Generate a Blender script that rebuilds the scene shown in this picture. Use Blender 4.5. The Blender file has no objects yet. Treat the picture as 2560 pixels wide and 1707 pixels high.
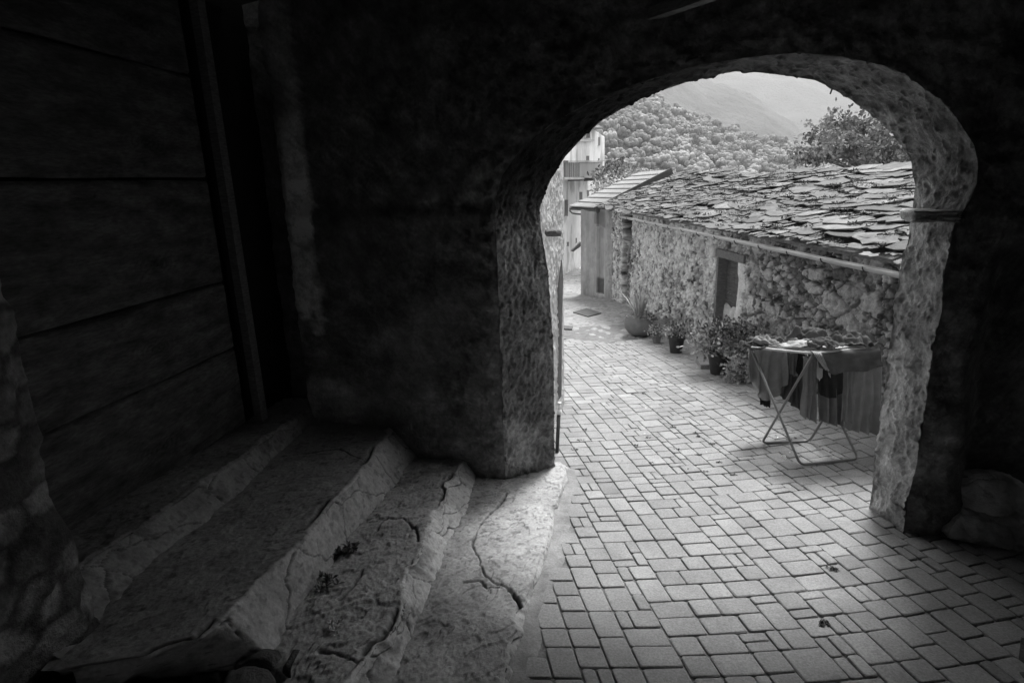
import bpy, math, random
import numpy as np
from mathutils import Matrix, Vector
random.seed(7)
SC = bpy.context.scene
COL = SC.collection
R_ = math.radians

# ------------------------------------------------------------------ camera
FPX, PW, PH = 1462.0, 2560.0, 1707.0
PITCH, ROLL, EYE = R_(15.4), R_(1.8), 1.65
FW = np.array([0, math.cos(PITCH), -math.sin(PITCH)])
_r0 = np.array([1.0, 0, 0]); _d0 = np.cross(FW, _r0)
RT = math.cos(ROLL) * _r0 + math.sin(ROLL) * _d0
DN = -math.sin(ROLL) * _r0 + math.cos(ROLL) * _d0
EYEP = np.array([0, 0, EYE])
cam = bpy.data.cameras.new('camera'); cam.lens = FPX / PW * 36.0; cam.sensor_width = 36.0
cam.clip_start = 0.02; cam.clip_end = 12000
camo = bpy.data.objects.new('camera', cam); COL.objects.link(camo)
camo.matrix_world = Matrix(((RT[0], -DN[0], -FW[0], 0), (RT[1], -DN[1], -FW[1], 0), (RT[2], -DN[2], -FW[2], EYE), (0, 0, 0, 1)))
SC.camera = camo

# ------------------------------------------------------------------ light
SUN_AZ, SUN_EL = R_(30), R_(59)          # azimuth to the right of +Y
world = bpy.data.worlds.new('World'); SC.world = world; world.use_nodes = True
wn = world.node_tree.nodes; wl = world.node_tree.links
sky = wn.new('ShaderNodeTexSky'); sky.sky_type = 'NISHITA'; sky.sun_disc = False
sky.sun_elevation = SUN_EL; sky.sun_rotation = SUN_AZ; sky.dust_density = 3.0
bw = wn.new('ShaderNodeRGBToBW'); wl.new(sky.outputs[0], bw.inputs[0])
wl.new(bw.outputs[0], wn['Background'].inputs['Color']); wn['Background'].inputs['Strength'].default_value = 0.13
sd = bpy.data.lights.new('sun', 'SUN'); sd.energy = 2.0; sd.angle = R_(15); sd.color = (1, 1, 1)
so = bpy.data.objects.new('sun', sd); COL.objects.link(so)
sdir = Vector((math.sin(SUN_AZ) * math.cos(SUN_EL), math.cos(SUN_AZ) * math.cos(SUN_EL), math.sin(SUN_EL)))
so.rotation_euler = sdir.to_track_quat('Z', 'Y').to_euler(); so.location = (20, 20, 30)
SC.view_settings.view_transform = 'Standard'; SC.view_settings.look = 'None'
SC.view_settings.exposure = 1.62; SC.view_settings.gamma = 1.0
SC.cycles.use_denoising = True; SC.cycles.use_adaptive_sampling = False
SC.cycles.max_bounces = 8; SC.cycles.diffuse_bounces = 5; SC.cycles.volume_bounces = 0
SC.cycles.sample_clamp_indirect = 4.0

# ------------------------------------------------------------------ geometry of the place (metres; lane frame u to the right, s along the lane)
AZ = R_(-4.9)
LX = np.array([math.cos(AZ), -math.sin(AZ), 0]); LD = np.array([math.sin(AZ), math.cos(AZ), 0])
SLOPE = -0.0716
def us(u, s, z=0.0):
    return LX * u + LD * s + np.array([0, 0, z])
def gz(x, y):
    return SLOPE * (x * LD[0] + y * LD[1])
GN = np.cross(LX, LD + np.array([0, 0, SLOPE])); GN /= np.linalg.norm(GN)
def ray(px, py):
    return FW * FPX + RT * (px - PW / 2) + DN * (py - PH / 2)
def lane_pt(px, py, up=0.0):          # point of the lane plane raised by up
    v = ray(px, py); t = (GN @ (np.array([0, 0, up]) - EYEP)) / (GN @ v); return EYEP + t * v
def level_pt(px, py, z):
    v = ray(px, py); return EYEP + v * ((z - EYE) / v[2])
W0 = np.array([-.07, 3.4, 0]); WD = np.array([2.09, -.75, 0]); WD /= np.linalg.norm(WD); WN = np.array([-WD[1], WD[0], 0])
def wall_pt(w, z, off=0.0):           # point of the arch wall: w along it, off through it
    return W0 + WD * w + WN * off + np.array([0, 0, z])
def on_wall(px, py, off=0.0):
    v = ray(px, py); t = (W0 @ WN + off - EYEP @ WN) / (v @ WN); p = EYEP + t * v
    return (p - W0) @ WD, p[2]

# ------------------------------------------------------------------ noise
def _hash(ix, iy, iz, seed):
    h = (ix * 374761393 + iy * 668265263 + iz * 2147483647 + seed * 1274126177) & 0xffffffff
    h = ((h ^ (h >> 13)) * 1274126177) & 0xffffffff
    h = ((h ^ (h >> 16)) * 2246822519) & 0xffffffff
    return ((h ^ (h >> 15)) & 0xffffff) / float(0xffffff)
def vnoise(P, f=1.0, seed=0):
    Q = np.asarray(P, dtype=float) * f
    I = np.floor(Q).astype(np.int64); F = Q - I; F = F * F * F * (F * (F * 6 - 15) + 10)
    out = 0
    for dx in (0, 1):
        for dy in (0, 1):
            for dz in (0, 1):
                w = (F[..., 0] if dx else 1 - F[..., 0]) * (F[..., 1] if dy else 1 - F[..., 1]) * (F[..., 2] if dz else 1 - F[..., 2])
                out = out + w * _hash(I[..., 0] + dx, I[..., 1] + dy, I[..., 2] + dz, seed)
    return out * 2 - 1
def fbm(P, f=1.0, o=4, seed=0, g=0.5):
    a, s, t = 1.0, 0, 0
    for k in range(o):
        s = s + a * vnoise(P, f, seed + k * 17); t += a; a *= g; f *= 2.03
    return s / t
def vec_noise(P, f, o=3, seed=0):
    return np.stack([fbm(P, f, o, seed + 100), fbm(P, f, o, seed + 200), fbm(P, f, o, seed + 300)], -1)
def voronoi(x, y, seed=0, jit=0.8):
    ix = np.floor(x).astype(np.int64); iy = np.floor(y).astype(np.int64)
    f1 = np.full(x.shape, 9.0); f2 = np.full(x.shape, 9.0); cid = np.zeros(x.shape)
    z = np.zeros_like(ix)
    for dx in (-1, 0, 1):
        for dy in (-1, 0, 1):
            cx = ix + dx; cy = iy + dy
            px = cx + .5 + jit * (_hash(cx, cy, z, seed) - .5); py = cy + .5 + jit * (_hash(cx, cy, z + 1, seed) - .5)
            d = np.hypot(x - px, y - py); c = _hash(cx, cy, z + 2, seed)
            n = d < f1
            f2 = np.where(n, f1, np.minimum(f2, d)); cid = np.where(n, c, cid); f1 = np.where(n, d, f1)
    return f1, f2, cid
def sstep(a, b, x):
    t = np.clip((x - a) / (b - a), 0, 1); return t * t * (3 - 2 * t)
def seg_dist(x, y, pts):
    d = np.full(np.shape(x), 9.0)
    for (ax, ay), (bx, by) in zip(pts[:-1], pts[1:]):
        vx, vy = bx - ax, by - ay; L = vx * vx + vy * vy + 1e-12
        t = np.clip(((x - ax) * vx + (y - ay) * vy) / L, 0, 1)
        d = np.minimum(d, np.hypot(x - ax - t * vx, y - ay - t * vy))
    return d

# ------------------------------------------------------------------ materials (all grey: the photograph is black and white)
def mat(name, col, rough=.85, var=.25, scale=6., bump=.25, bscale=45., bdist=.01, shade=False, spec=.25, metal=0., fine=.0, fscale=90., stretch=None):
    m = bpy.data.materials.new(name); m.use_nodes = True
    nt = m.node_tree; N = nt.nodes; L = nt.links; b = N['Principled BSDF']
    b.inputs['Roughness'].default_value = rough; b.inputs['Metallic'].default_value = metal
    b.inputs['Specular IOR Level'].default_value = spec
    tc = N.new('ShaderNodeTexCoord'); src = tc.outputs['Object']
    if stretch:
        mp = N.new('ShaderNodeMapping'); mp.inputs['Scale'].default_value = stretch; L.new(src, mp.inputs[0]); src = mp.outputs[0]
    def noise(sc, det=5, ro=.6):
        n = N.new('ShaderNodeTexNoise'); n.inputs['Scale'].default_value = sc; n.inputs['Detail'].default_value = det
        n.inputs['Roughness'].default_value = ro; L.new(src, n.inputs['Vector']); return n.outputs['Fac']
    def rng(o, lo, hi):
        r = N.new('ShaderNodeMapRange'); r.inputs['From Min'].default_value = .3; r.inputs['From Max'].default_value = .7
        r.inputs['To Min'].default_value = lo; r.inputs['To Max'].default_value = hi; L.new(o, r.inputs['Value']); return r.outputs[0]
    def mul(a, c):
        k = N.new('ShaderNodeMath'); k.operation = 'MULTIPLY'
        if isinstance(a, float): k.inputs[0].default_value = a
        else: L.new(a, k.inputs[0])
        L.new(c, k.inputs[1]); return k.outputs[0]
    v = mul(float(col), rng(noise(scale), 1 - var, 1 + var))
    if fine: v = mul(v, rng(noise(fscale, 3), 1 - fine, 1 + fine))
    if shade:
        a = N.new('ShaderNodeAttribute'); a.attribute_name = 'shade'; sp = N.new('ShaderNodeSeparateColor')
        L.new(a.outputs['Color'], sp.inputs[0]); v = mul(v, sp.outputs[0])
    L.new(v, b.inputs['Base Color'])
    if bump:
        bp = N.new('ShaderNodeBump'); bp.inputs['Strength'].default_value = bump; bp.inputs['Distance'].default_value = bdist
        L.new(noise(bscale, 6, .65), bp.inputs['Height']); L.new(bp.outputs[0], b.inputs['Normal'])
    return m
M = dict(
    paver=mat('paver', .28, var=.16, scale=5, bump=.35, bscale=160, bdist=.004, shade=True, fine=.24, fscale=110),
    joint=mat('joint_sand', .185, var=.3, scale=14, bump=.5, bscale=120, fine=.3),
    cement=mat('cement', .25, var=.30, scale=12, bump=.5, bscale=60, fine=.15),
    ground=mat('earth', .22, var=.3, scale=.6, bump=.2),
    soot=mat('sooty_plaster', .10, var=.45, scale=5, bump=.9, bscale=38, bdist=.02, shade=True, fine=.25, fscale=50),
    step=mat('step_stone', .46, var=.18, scale=7, bump=.38, bscale=50, bdist=.012, shade=True, fine=.18, fscale=70),
    wood=mat('old_board', .10, var=.5, scale=5, bump=.5, bscale=30, stretch=(14, 1.2, 14), fine=.3, fscale=30),
    stone=mat('field_stone', .13, var=.35, scale=9, bump=.8, bscale=45, bdist=.02, shade=True),
    rubble=mat('rubble_wall', .36, var=.25, scale=11, bump=.7, bscale=60, bdist=.01, shade=True, fine=.2),
    white_plaster=mat('white_plaster', .80, var=.15, scale=2.2, bump=.2, bscale=30, shade=True, stretch=(1, 1, .4)),
    plaster=mat('lime_plaster', .50, var=.2, scale=2.2, bump=.3, bscale=30, shade=True, stretch=(1, 1, .4)),
    roughcast=mat('roughcast', .56, var=.12, scale=4, bump=.6, bscale=70, bdist=.012, shade=True),
    slate=mat('slate_slab', .12, var=.4, scale=9, bump=.5, bscale=55, bdist=.006, shade=True, fine=.2, spec=.4, rough=.7),
    dark=mat('dark_void', .02, var=.2, bump=0),
    metal=mat('sheet_metal', .17, var=.1, bump=.1, rough=.5, spec=.5),
    galv=mat('galvanised', .40, var=.1, bump=0, rough=.45, metal=.0, spec=.5),
    iron=mat('dark_iron', .05, var=.2, bump=.2, rough=.6),
    white=mat('white_plastic', .8, var=.05, bump=0, rough=.4),
    timber=mat('weathered_timber', .17, var=.4, scale=6, bump=.6, bscale=30, stretch=(4, 4, 18)),
    leaf=mat('leaf', .34, var=.35, scale=14, bump=0, shade=True, rough=.8, spec=.08),
    forest=mat('forest', .26, var=.3, scale=.5, bump=.8, bscale=1.6, bdist=.5, shade=True),
    hill=mat('hill', .085, var=.35, scale=.02, bump=1.0, bscale=.16, bdist=6, shade=True, fine=.35, fscale=.22),
    pot=mat('terracotta', .17, var=.2, scale=12, bump=.15), potdark=mat('dark_plastic_pot', .035, var=.2, bump=.05, rough=.6),
    cloth_dark=mat('dark_cloth', .03, var=.2, scale=20, bump=.3, bscale=300, bdist=.002, rough=.95, spec=.1),
    cloth_mid=mat('grey_cloth', .22, var=.15, scale=14, bump=.3, bscale=300, bdist=.002, rough=.95, spec=.1),
    cloth_grey=mat('towel_cloth', .25, var=.15, scale=14, bump=.5, bscale=240, bdist=.003, rough=1, spec=.05),
    cloth_pale=mat('pale_cloth', .40, var=.1, scale=14, bump=.3, bscale=300, bdist=.002, rough=.95, spec=.1),
)

# ------------------------------------------------------------------ mesh helpers
def world_loc(o):
    p = np.zeros(3)
    while o is not None: p = p + np.array(o.location); o = o.parent
    return p
def link(name, me, m, parent=None):
    o = bpy.data.objects.new(name, me); COL.objects.link(o)
    if m is not None: me.materials.append(m)
    if parent is not None: o.parent = parent
    return o
def mesh(name, V, F, m, parent=None, shade=None, smooth=False, origin=None):
    V = np.asarray(V, dtype=float).reshape(-1, 3)
    if origin is not None: V = V - np.asarray(origin)
    if parent is not None and origin is None: V = V - world_loc(parent)
    me = bpy.data.meshes.new(name); me.from_pydata(V.tolist(), [], [tuple(int(i) for i in f) for f in F]); me.update()
    if shade is not None:
        a = me.attributes.new('shade', 'FLOAT_COLOR', 'POINT')
        c = np.ones((len(V), 4), dtype=np.float32); c[:, :3] = np.asarray(shade, dtype=np.float32).reshape(-1, 1)
        a.data.foreach_set('color', c.ravel())
    if smooth: me.polygons.foreach_set('use_smooth', [True] * len(me.polygons))
    o = link(name, me, m, parent)
    if origin is not None: o.location = tuple(origin)
    return o
def grid_faces(n, k, base=0, flip=False):
    i, j = np.meshgrid(np.arange(n - 1), np.arange(k - 1), indexing='ij'); a = base + i * k + j
    f = np.stack([a, a + k, a + k + 1, a + 1], -1).reshape(-1, 4)
    return f[:, ::-1] if flip else f
class MB:
    def __init__(s): s.v = []; s.f = []; s.c = []
    def add(s, V, F, c=1.0):
        b = len(s.v); s.v.extend([tuple(p) for p in V]); s.f.extend([tuple(int(i) + b for i in f) for f in F])
        s.c.extend([c] * len(V) if np.isscalar(c) else list(c))
    def grid(s, P, c=1.0, flip=False):
        P = np.asarray(P); s.add(P.reshape(-1, 3), grid_faces(P.shape[0], P.shape[1], 0, flip), c if np.isscalar(c) else np.asarray(c).ravel())
    def box(s, o, ax, ay, az, c=1.0):      # corner + three edge vectors
        o, ax, ay, az = map(np.asarray, (o, ax, ay, az))
        V = [o, o + ax, o + ax + ay, o + ay, o + az, o + ax + az, o + ax + ay + az, o + ay + az]
        s.add(V, [(0, 3, 2, 1), (4, 5, 6, 7), (0, 1, 5, 4), (1, 2, 6, 5), (2, 3, 7, 6), (3, 0, 4, 7)], c)
    def tube(s, pts, r, n=8, c=1.0, cap=True):
        pts = [np.asarray(p, float) for p in pts]; rs = r if hasattr(r, '__len__') else [r] * len(pts); V = []
        up = np.array([0.13, 0.31, 0.94])
        for i, p in enumerate(pts):
            d = pts[min(i + 1, len(pts) - 1)] - pts[max(i - 1, 0)]; d = d / (np.linalg.norm(d) + 1e-9)
            a = np.cross(d, up); a = a / (np.linalg.norm(a) + 1e-9); b = np.cross(d, a)
            V += [p + rs[i] * (math.cos(t) * a + math.sin(t) * b) for t in np.arange(n) * 2 * math.pi / n]
        F = [(i * n + j, i * n + (j + 1) % n, (i + 1) * n + (j + 1) % n, (i + 1) * n + j) for i in range(len(pts) - 1) for j in range(n)]
        if cap: F += [tuple(range(n - 1, -1, -1)), tuple((len(pts) - 1) * n + j for j in range(n))]
        s.add(V, F, c)
    def lathe(s, prof, centre, n=28, c=1.0):
        V = [(centre[0] + r * math.cos(t), centre[1] + r * math.sin(t), centre[2] + z) for r, z in prof for t in np.arange(n) * 2 * math.pi / n]
        F = [(i * n + j, i * n + (j + 1) % n, (i + 1) * n + (j + 1) % n, (i + 1) * n + j) for i in range(len(prof) - 1) for j in range(n)]
        s.add(V, F, c)
    def build(s, name, m, parent=None, smooth=False, origin=None):
        return mesh(name, s.v, s.f, m, parent, s.c, smooth, origin)
def tag(o, label=None, cat=None, group=None, kind=None):
    if label: o['label'] = label
    if cat: o['category'] = cat
    if group: o['group'] = group
    if kind: o['kind'] = kind
    return o
def thing(name, label, cat, loc, group=None):
    o = bpy.data.objects.new(name, None); COL.objects.link(o); o.location = tuple(float(x) for x in loc); o.empty_display_size = .1
    return tag(o, label, cat, group)
def relief(P, N, amp, f, o=4, seed=0):
    return P + N * (fbm(P, f, o, seed) * amp)[..., None]
def blob(c, r, sub=3, amp=.25, f=2.0, seed=0, box=.0):       # noisy boulder: vertices, faces
    import bmesh
    bm = bmesh.new(); bmesh.ops.create_icosphere(bm, subdivisions=sub, radius=1.0)
    V = np.array([v.co[:] for v in bm.verts]); F = [[v.index for v in f_.verts] for f_ in bm.faces]; bm.free()
    if box: 
        m_ = np.abs(V).max(1, keepdims=True); V = V * (1 - box) + (V / m_) * box
    n = fbm(V + seed * 3.7, f, 4, seed); V = V * (1 + amp * n)[:, None]
    return V * np.asarray(r) + np.asarray(c), F

# ================================================================== THE SETTING
# ground sheet below everything, following the lane down and levelling out in the valley
def ground_sheet():
    yy = np.concatenate([np.linspace(-30, 40, 60), np.linspace(45, 420, 30)]); xx = np.concatenate([np.linspace(-300, -12, 16), np.linspace(-10, 14, 20), np.linspace(16, 300, 16)])
    X, Y = np.meshgrid(xx, yy, indexing='ij')
    s = X * LD[0] + Y * LD[1]
    Z = np.where(s < 26, SLOPE * s, SLOPE * 26 - .02 * (s - 26)) - .05
    Z = np.where(s > 60, Z - .12 * (s - 60), Z)
    o = mesh('ground', np.stack([X, Y, Z], -1), grid_faces(len(xx), len(yy)), M['ground']); tag(o, kind='structure')
ground_sheet()

# slab edge of the lowest step (lane side), used to keep the pavers clear of it
SLAB1 = [lane_pt(px, py, .045) for px, py in [(1412, 1186), (1410, 1197), (1387, 1270), (1371, 1348), (1340, 1429), (1302, 1518), (1286, 1615), (1255, 1707)]]
_sy = np.array([p[1] for p in SLAB1])[::-1]; _sx = np.array([p[0] for p in SLAB1])[::-1]
def slab_x(y): return np.interp(y, _sy, _sx)

# bedding: one sheet between the stones, and a band of cement along the steps
def bedding():
    u = np.linspace(-.6, 4.2, 50); s = np.linspace(-4, 9.0, 90); U, S = np.meshgrid(u, s, indexing='ij')
    P = U[..., None] * LX + S[..., None] * LD; P[..., 2] = SLOPE * S - .011 + .003 * fbm(P, 6, 3, 5)
    o = mesh('paving_bed', P, grid_faces(50, 90), M['joint'], smooth=True); tag(o, kind='structure')
bedding()
def cement_band():
    y = np.linspace(-.5, 3.62, 160); V = []
    for k, off in enumerate([-.06, 0.0, .02, .045, .075, .105]):
        x = slab_x(y) + off + (.012 * vnoise(np.stack([y, y * 0 + k, y * 0], -1), 7, 3) if k else 0)
        z = gz(x, y) + [.0, .012, .007, .002, -.002, -.014][k]
        V.append(np.stack([x, y, z], -1))
    P = np.stack(V, 0); P[..., 2] += .005 * fbm(P, 24, 4, 9)
    o = mesh('cement_strip', P, grid_faces(6, 160), M['cement'], smooth=True); tag(o, kind='structure')
cement_band()

def paving():
    C = .0555; NU, NV = 70, 132; U0, V0 = -.25, 1.2
    occ = np.zeros((NU, NV), bool); mb = MB(); rnd = random.Random(11)
    sizes = [(2, 2)] * 9 + [(3, 2)] * 8 + [(2, 3)] * 5 + [(1, 2)] * 2 + [(2, 1)] * 3 + [(3, 3)] * 1
    for j in range(NV):
        for i in range(NU):
            if occ[i, j]: continue
            cand = sizes[:]; rnd.shuffle(cand); cand += [(2, 1), (1, 2), (1, 1)]
            for a, b in cand:
                if i + a > NU or j + b > NV or occ[i:i + a, j:j + b].any(): continue
                rem = 0
                k = i + a
                while k < NU and not occ[k, j] and rem < 2: rem += 1; k += 1
                if rem == 1 and a > 1 and rnd.random() < .9: continue
                break
            occ[i:i + a, j:j + b] = True
            U1, U2 = U0 + i * C, U0 + (i + a) * C; V1, V2 = V0 + j * C, V0 + (j + b) * C
            g = rnd.uniform(.0018, .0035)
            def P(U, V):
                s = V + .075 * (U - 1.35) ** 2 - .075 * max(0, V - 3) * max(0, U - 1.35) * .02
                u = U - .045 * (s - 2.0)
                return u, s
            uc, sc_ = P((U1 + U2) / 2, (V1 + V2) / 2); c = us(uc, sc_)
            if sc_ > 8.15 + .5 * math.sin(uc * 2.3) + rnd.uniform(-.15, .15): continue
            if c[0] < slab_x(c[1]) + .058 and c[1] < 3.6: continue
            if uc > 3.3 or (sc_ < 3.2 and uc > 2.75): continue
            # lift and tilt, rounded top outline
            dz = rnd.gauss(0, .0016); tx, ty = rnd.gauss(0, .008), rnd.gauss(0, .008); sh = 1 + rnd.gauss(0, .07)
            # long damp/dirty patches vary from stone to stone
            ch = min(.011, .25 * min(U2 - U1, V2 - V1)); ring = []
            for (cu, cv, du, dv) in ((U1, V1, 1, 1), (U2, V1, -1, 1), (U2, V2, -1, -1), (U1, V2, 1, -1)):
                for t in ((0, 1), (.3, .3), (1, 0)) if du * dv > 0 else ((1, 0), (.3, .3), (0, 1)):
                    ring.append((cu + du * (g + ch * t[0]), cv + dv * (g + ch * t[1])))
            mU, mV = (U1 + U2) / 2, (V1 + V2) / 2
            def lay(k, dz2):
                out = []
                for (a_, b_) in ring:
                    wu, wv = mU + (a_ - mU) * (1 - k / (U2 - U1) * 2), mV + (b_ - mV) * (1 - k / (V2 - V1) * 2)
                    u, s = P(wu + rnd.gauss(0, .0007), wv + rnd.gauss(0, .0007)); q = us(u, s)
                    out.append((q[0], q[1], SLOPE * s + dz + dz2 + tx * (wu - mU) + ty * (wv - mV)))
                return out
            V = lay(0, -.030) + lay(0, -.0055) + lay(.0022, -.0016) + lay(.006, 0); n = 12
            F = [(l * n + q, l * n + (q + 1) % n, (l + 1) * n + (q + 1) % n, (l + 1) * n + q) for l in range(3) for q in range(n)] + [tuple(3 * n + q for q in range(n))]
            mb.add(V, F, sh)
    o = mb.build('paving', M['paver']); tag(o, kind='structure'); return o
paving()

# older cobbles and trodden earth beyond the pavers
def cobbles():
    u = np.linspace(-.2, 4.0, 150); s = np.linspace(7.4, 22, 330); U, S = np.meshgrid(u, s, indexing='ij')
    P = U[..., None] * LX + S[..., None] * LD
    f1, f2, cid = voronoi(U / .13 + 3, S / .2, 3); e = f2 - f1
    keep = sstep(.35, .6, cid) * sstep(-.3, .2, fbm(P, .9, 3, 4) + .15)
    P[..., 2] = SLOPE * S - .016 + .016 * sstep(.05, .3, e) * keep + .012 * fbm(P, 3, 4, 8) + .25 * sstep(14, 22, S) * .6
    P[..., 2] -= .006 * (1 - sstep(7.6, 8.6, S + .4 * np.sin(U * 2.3)))
    sh = (.72 + .12 * cid * keep) * (1 - .35 * keep * sstep(.12, .02, e)) * (1 + .3 * fbm(P, 2, 4, 2)) * (1 - .5 * sstep(.28, .5, fbm(P, 9, 3, 6)))
    o = mesh('cobbled_lane', P, grid_faces(150, 330), M['rubble'], shade=np.clip(sh * 1.15, .2, 1.6), smooth=True); tag(o, kind='structure')
cobbles()

# ================================================================== THE ARCHWAY
NEAR = [(0, -.45), (0, .5), (0, 1.2), (0, 1.55), (.05, 1.68), (.16, 1.81), (.33, 1.93), (.55, 2.03), (.8, 2.10), (1.05, 2.15), (1.336, 2.171), (1.5, 2.166), (1.654, 2.142), (1.783, 2.104), (1.86, 2.08), (1.937, 2.038), (2.005, 1.983), (2.079, 1.926), (2.133, 1.866), (2.18, 1.802), (2.225, 1.737), (2.251, 1.662), (2.262, 1.576), (2.245, 1.5), (2.205, 1.40), (2.195, 1.2), (2.21, 1.0), (2.2, .83), (2.21, .5), (2.212, .2), (2.2, 0), (2.205, -.2), (2.2, -.45)]
FAR = [(.258, -.45), (.262, .6), (.232, 1.11), (.19, 1.377), (.183, 1.469), (.212, 1.557), (.27, 1.669), (.347, 1.773), (.45, 1.872), (.551, 1.951), (.663, 2.006), (.817, 2.07), (1.0, 2.115), (1.143, 2.138), (1.234, 2.147), (1.352, 2.132), (1.471, 2.108), (1.605, 2.077), (1.681, 2.037), (1.775, 1.974), (1.842, 1.926), (1.895, 1.881), (1.95, 1.83), (1.998, 1.775), (2.037, 1.727), (2.064, 1.673), (2.077, 1.613), (2.095, 1.565), (2.095, 1.505), (2.098, 1.40), (2.098, 1.293), (2.093, 1.254), (2.083, 1.163), (2.081, 1.057), (2.086, .906), (2.083, .751), (2.09, .574), (2.088, .452), (2.093, .273), (2.091, .078), (2.102, -.054), (2.101, -.45)]
def resample(pts, n):
    p = np.array(pts); d = np.r_[0, np.cumsum(np.hypot(*np.diff(p, axis=0).T))]; t = np.linspace(0, d[-1], n)
    return np.stack([np.interp(t, d, p[:, 0]), np.interp(t, d, p[:, 1])], -1)
def split(pts, i, j, n=(150, 230, 150)):
    return np.concatenate([resample(pts[:i + 1], n[0])[:-1], resample(pts[i:j + 1], n[1])[:-1], resample(pts[j:], n[2])])
near = split(NEAR, 3, 23); far = split(FAR, 4, 28); NI = len(near)
def ext(w, z, off):     # (w, z, off) arrays to world
    return W0 + w[..., None] * WD + z[..., None] * np.array([0, 0, 1]) + off[..., None] * WN
def arch_wall():
    V = []; F = []; SH = []; base = 0
    def addg(P, sh, flip):
        nonlocal base
        n, k = P.shape[:2]; V.append(P.reshape(-1, 3)); F.append(grid_faces(n, k, base, flip)); SH.append(sh.ravel()); base += n * k
    # reveal and soffit
    K = 46; t = np.linspace(0, 1, K)
    w = near[:, None, 0] * (1 - t) + far[:, None, 0] * t; z = near[:, None, 1] * (1 - t) + far[:, None, 1] * t
    P = ext(w, z, np.broadcast_to(t * .25, w.shape))
    tang = np.gradient(P, axis=0); cr = np.gradient(P, axis=1); nn = np.cross(tang, cr); nn /= np.linalg.norm(nn, axis=-1, keepdims=True) + 1e-9
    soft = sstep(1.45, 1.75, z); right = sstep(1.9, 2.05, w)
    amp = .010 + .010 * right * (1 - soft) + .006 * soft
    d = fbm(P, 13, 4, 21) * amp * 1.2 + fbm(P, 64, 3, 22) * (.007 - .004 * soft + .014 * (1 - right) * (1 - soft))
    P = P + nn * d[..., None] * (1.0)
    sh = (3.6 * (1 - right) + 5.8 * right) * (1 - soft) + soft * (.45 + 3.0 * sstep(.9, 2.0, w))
    lt = sstep(1.35, 1.6, z) * (1 - sstep(.5, 1.3, w)); sh = sh * (1 - .72 * lt)  # upper left soffit coloured darker, standing in for the shade there
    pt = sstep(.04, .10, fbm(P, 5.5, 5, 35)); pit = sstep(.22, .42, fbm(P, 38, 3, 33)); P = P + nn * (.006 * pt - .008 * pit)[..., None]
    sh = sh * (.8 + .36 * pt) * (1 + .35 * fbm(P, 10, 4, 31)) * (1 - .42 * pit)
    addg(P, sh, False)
    # inner face
    K2 = 70; t = (np.linspace(0, 1, K2) ** 1.5); c = np.array([1.1, -.45])
    dirv = near - c; L = np.full(NI, 9.0)
    for lim, ax, sg in ((-2.5 - c[0], 0, -1), (4.2 - c[0], 0, 1), (3.4 - c[1], 1, 1)):
        with np.errstate(divide='ignore', invalid='ignore'):
            r = lim / dirv[:, ax]
        r = np.where((r > 0) & np.isfinite(r), r, 9e9); L = np.where(r < L, r, L)
    brd = c + dirv * L[:, None]
    w = near[:, None, 0] * (1 - t) + brd[:, None, 0] * t; z = near[:, None, 1] * (1 - t) + brd[:, None, 1] * t
    P = ext(w, z, np.zeros_like(w)); prot = sstep(0, .03, t)[None, :]
    layer = fbm(np.stack([w * 1.5, z * 7, z * 0], -1), 2.2, 4, 41)
    d = fbm(P, 5, 4, 42) * .030 + layer * .022 * sstep(1.9, 2.6, w) + fbm(P, 26, 4, 43) * .016
    d = d + .02 * sstep(1.52, 1.46, z) * sstep(.35, .2, w) * (w < .4)         # render stands proud below a ledge on the left
    d = d - .20 * sstep(2.36, 2.50, w + .05 * fbm(P, 5, 3, 54)) * sstep(1.35, 1.2, z)
    d = d - .22 * sstep(-1.475, -1.53, w + .02 * fbm(P, 7, 3, 48))
    P = P - WN * (d * (.25 + .75 * prot))[..., None]
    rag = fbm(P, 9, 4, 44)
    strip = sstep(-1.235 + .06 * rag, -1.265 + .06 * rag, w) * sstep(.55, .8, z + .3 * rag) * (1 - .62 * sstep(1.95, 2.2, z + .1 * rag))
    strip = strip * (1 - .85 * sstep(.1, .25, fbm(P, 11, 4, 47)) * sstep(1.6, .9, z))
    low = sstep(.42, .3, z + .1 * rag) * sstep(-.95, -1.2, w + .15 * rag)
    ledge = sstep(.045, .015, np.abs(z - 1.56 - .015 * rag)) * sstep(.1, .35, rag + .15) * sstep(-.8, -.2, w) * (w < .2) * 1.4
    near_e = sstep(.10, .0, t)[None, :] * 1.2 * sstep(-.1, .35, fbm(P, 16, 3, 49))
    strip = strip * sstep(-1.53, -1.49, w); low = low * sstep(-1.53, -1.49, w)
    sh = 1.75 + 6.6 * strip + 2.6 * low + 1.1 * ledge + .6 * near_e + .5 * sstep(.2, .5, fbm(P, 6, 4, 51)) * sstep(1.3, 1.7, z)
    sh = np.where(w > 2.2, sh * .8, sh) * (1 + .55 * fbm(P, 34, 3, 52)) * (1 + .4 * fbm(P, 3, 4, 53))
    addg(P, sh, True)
    # outer face
    K3 = 30; t = np.linspace(0, 1, K3) ** 1.5
    w = far[:, None, 0] * (1 - t) + brd[:, None, 0] * t; z = far[:, None, 1] * (1 - t) + brd[:, None, 1] * t
    P = ext(w, z, np.full_like(w, .25)); P = P + WN * (fbm(P, 6, 3, 61) * .015 * sstep(0, .1, t)[None, :])[..., None]
    addg(P, np.full(w.shape, 4.5), False)
    return mesh('arched_wall', np.concatenate(V), np.concatenate(F), M['soot'], shade=np.clip(np.concatenate(SH), .1, 14), smooth=True)
arch = arch_wall(); tag(arch, 'thick sooty masonry wall pierced by the wide round arch', 'wall')
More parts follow.
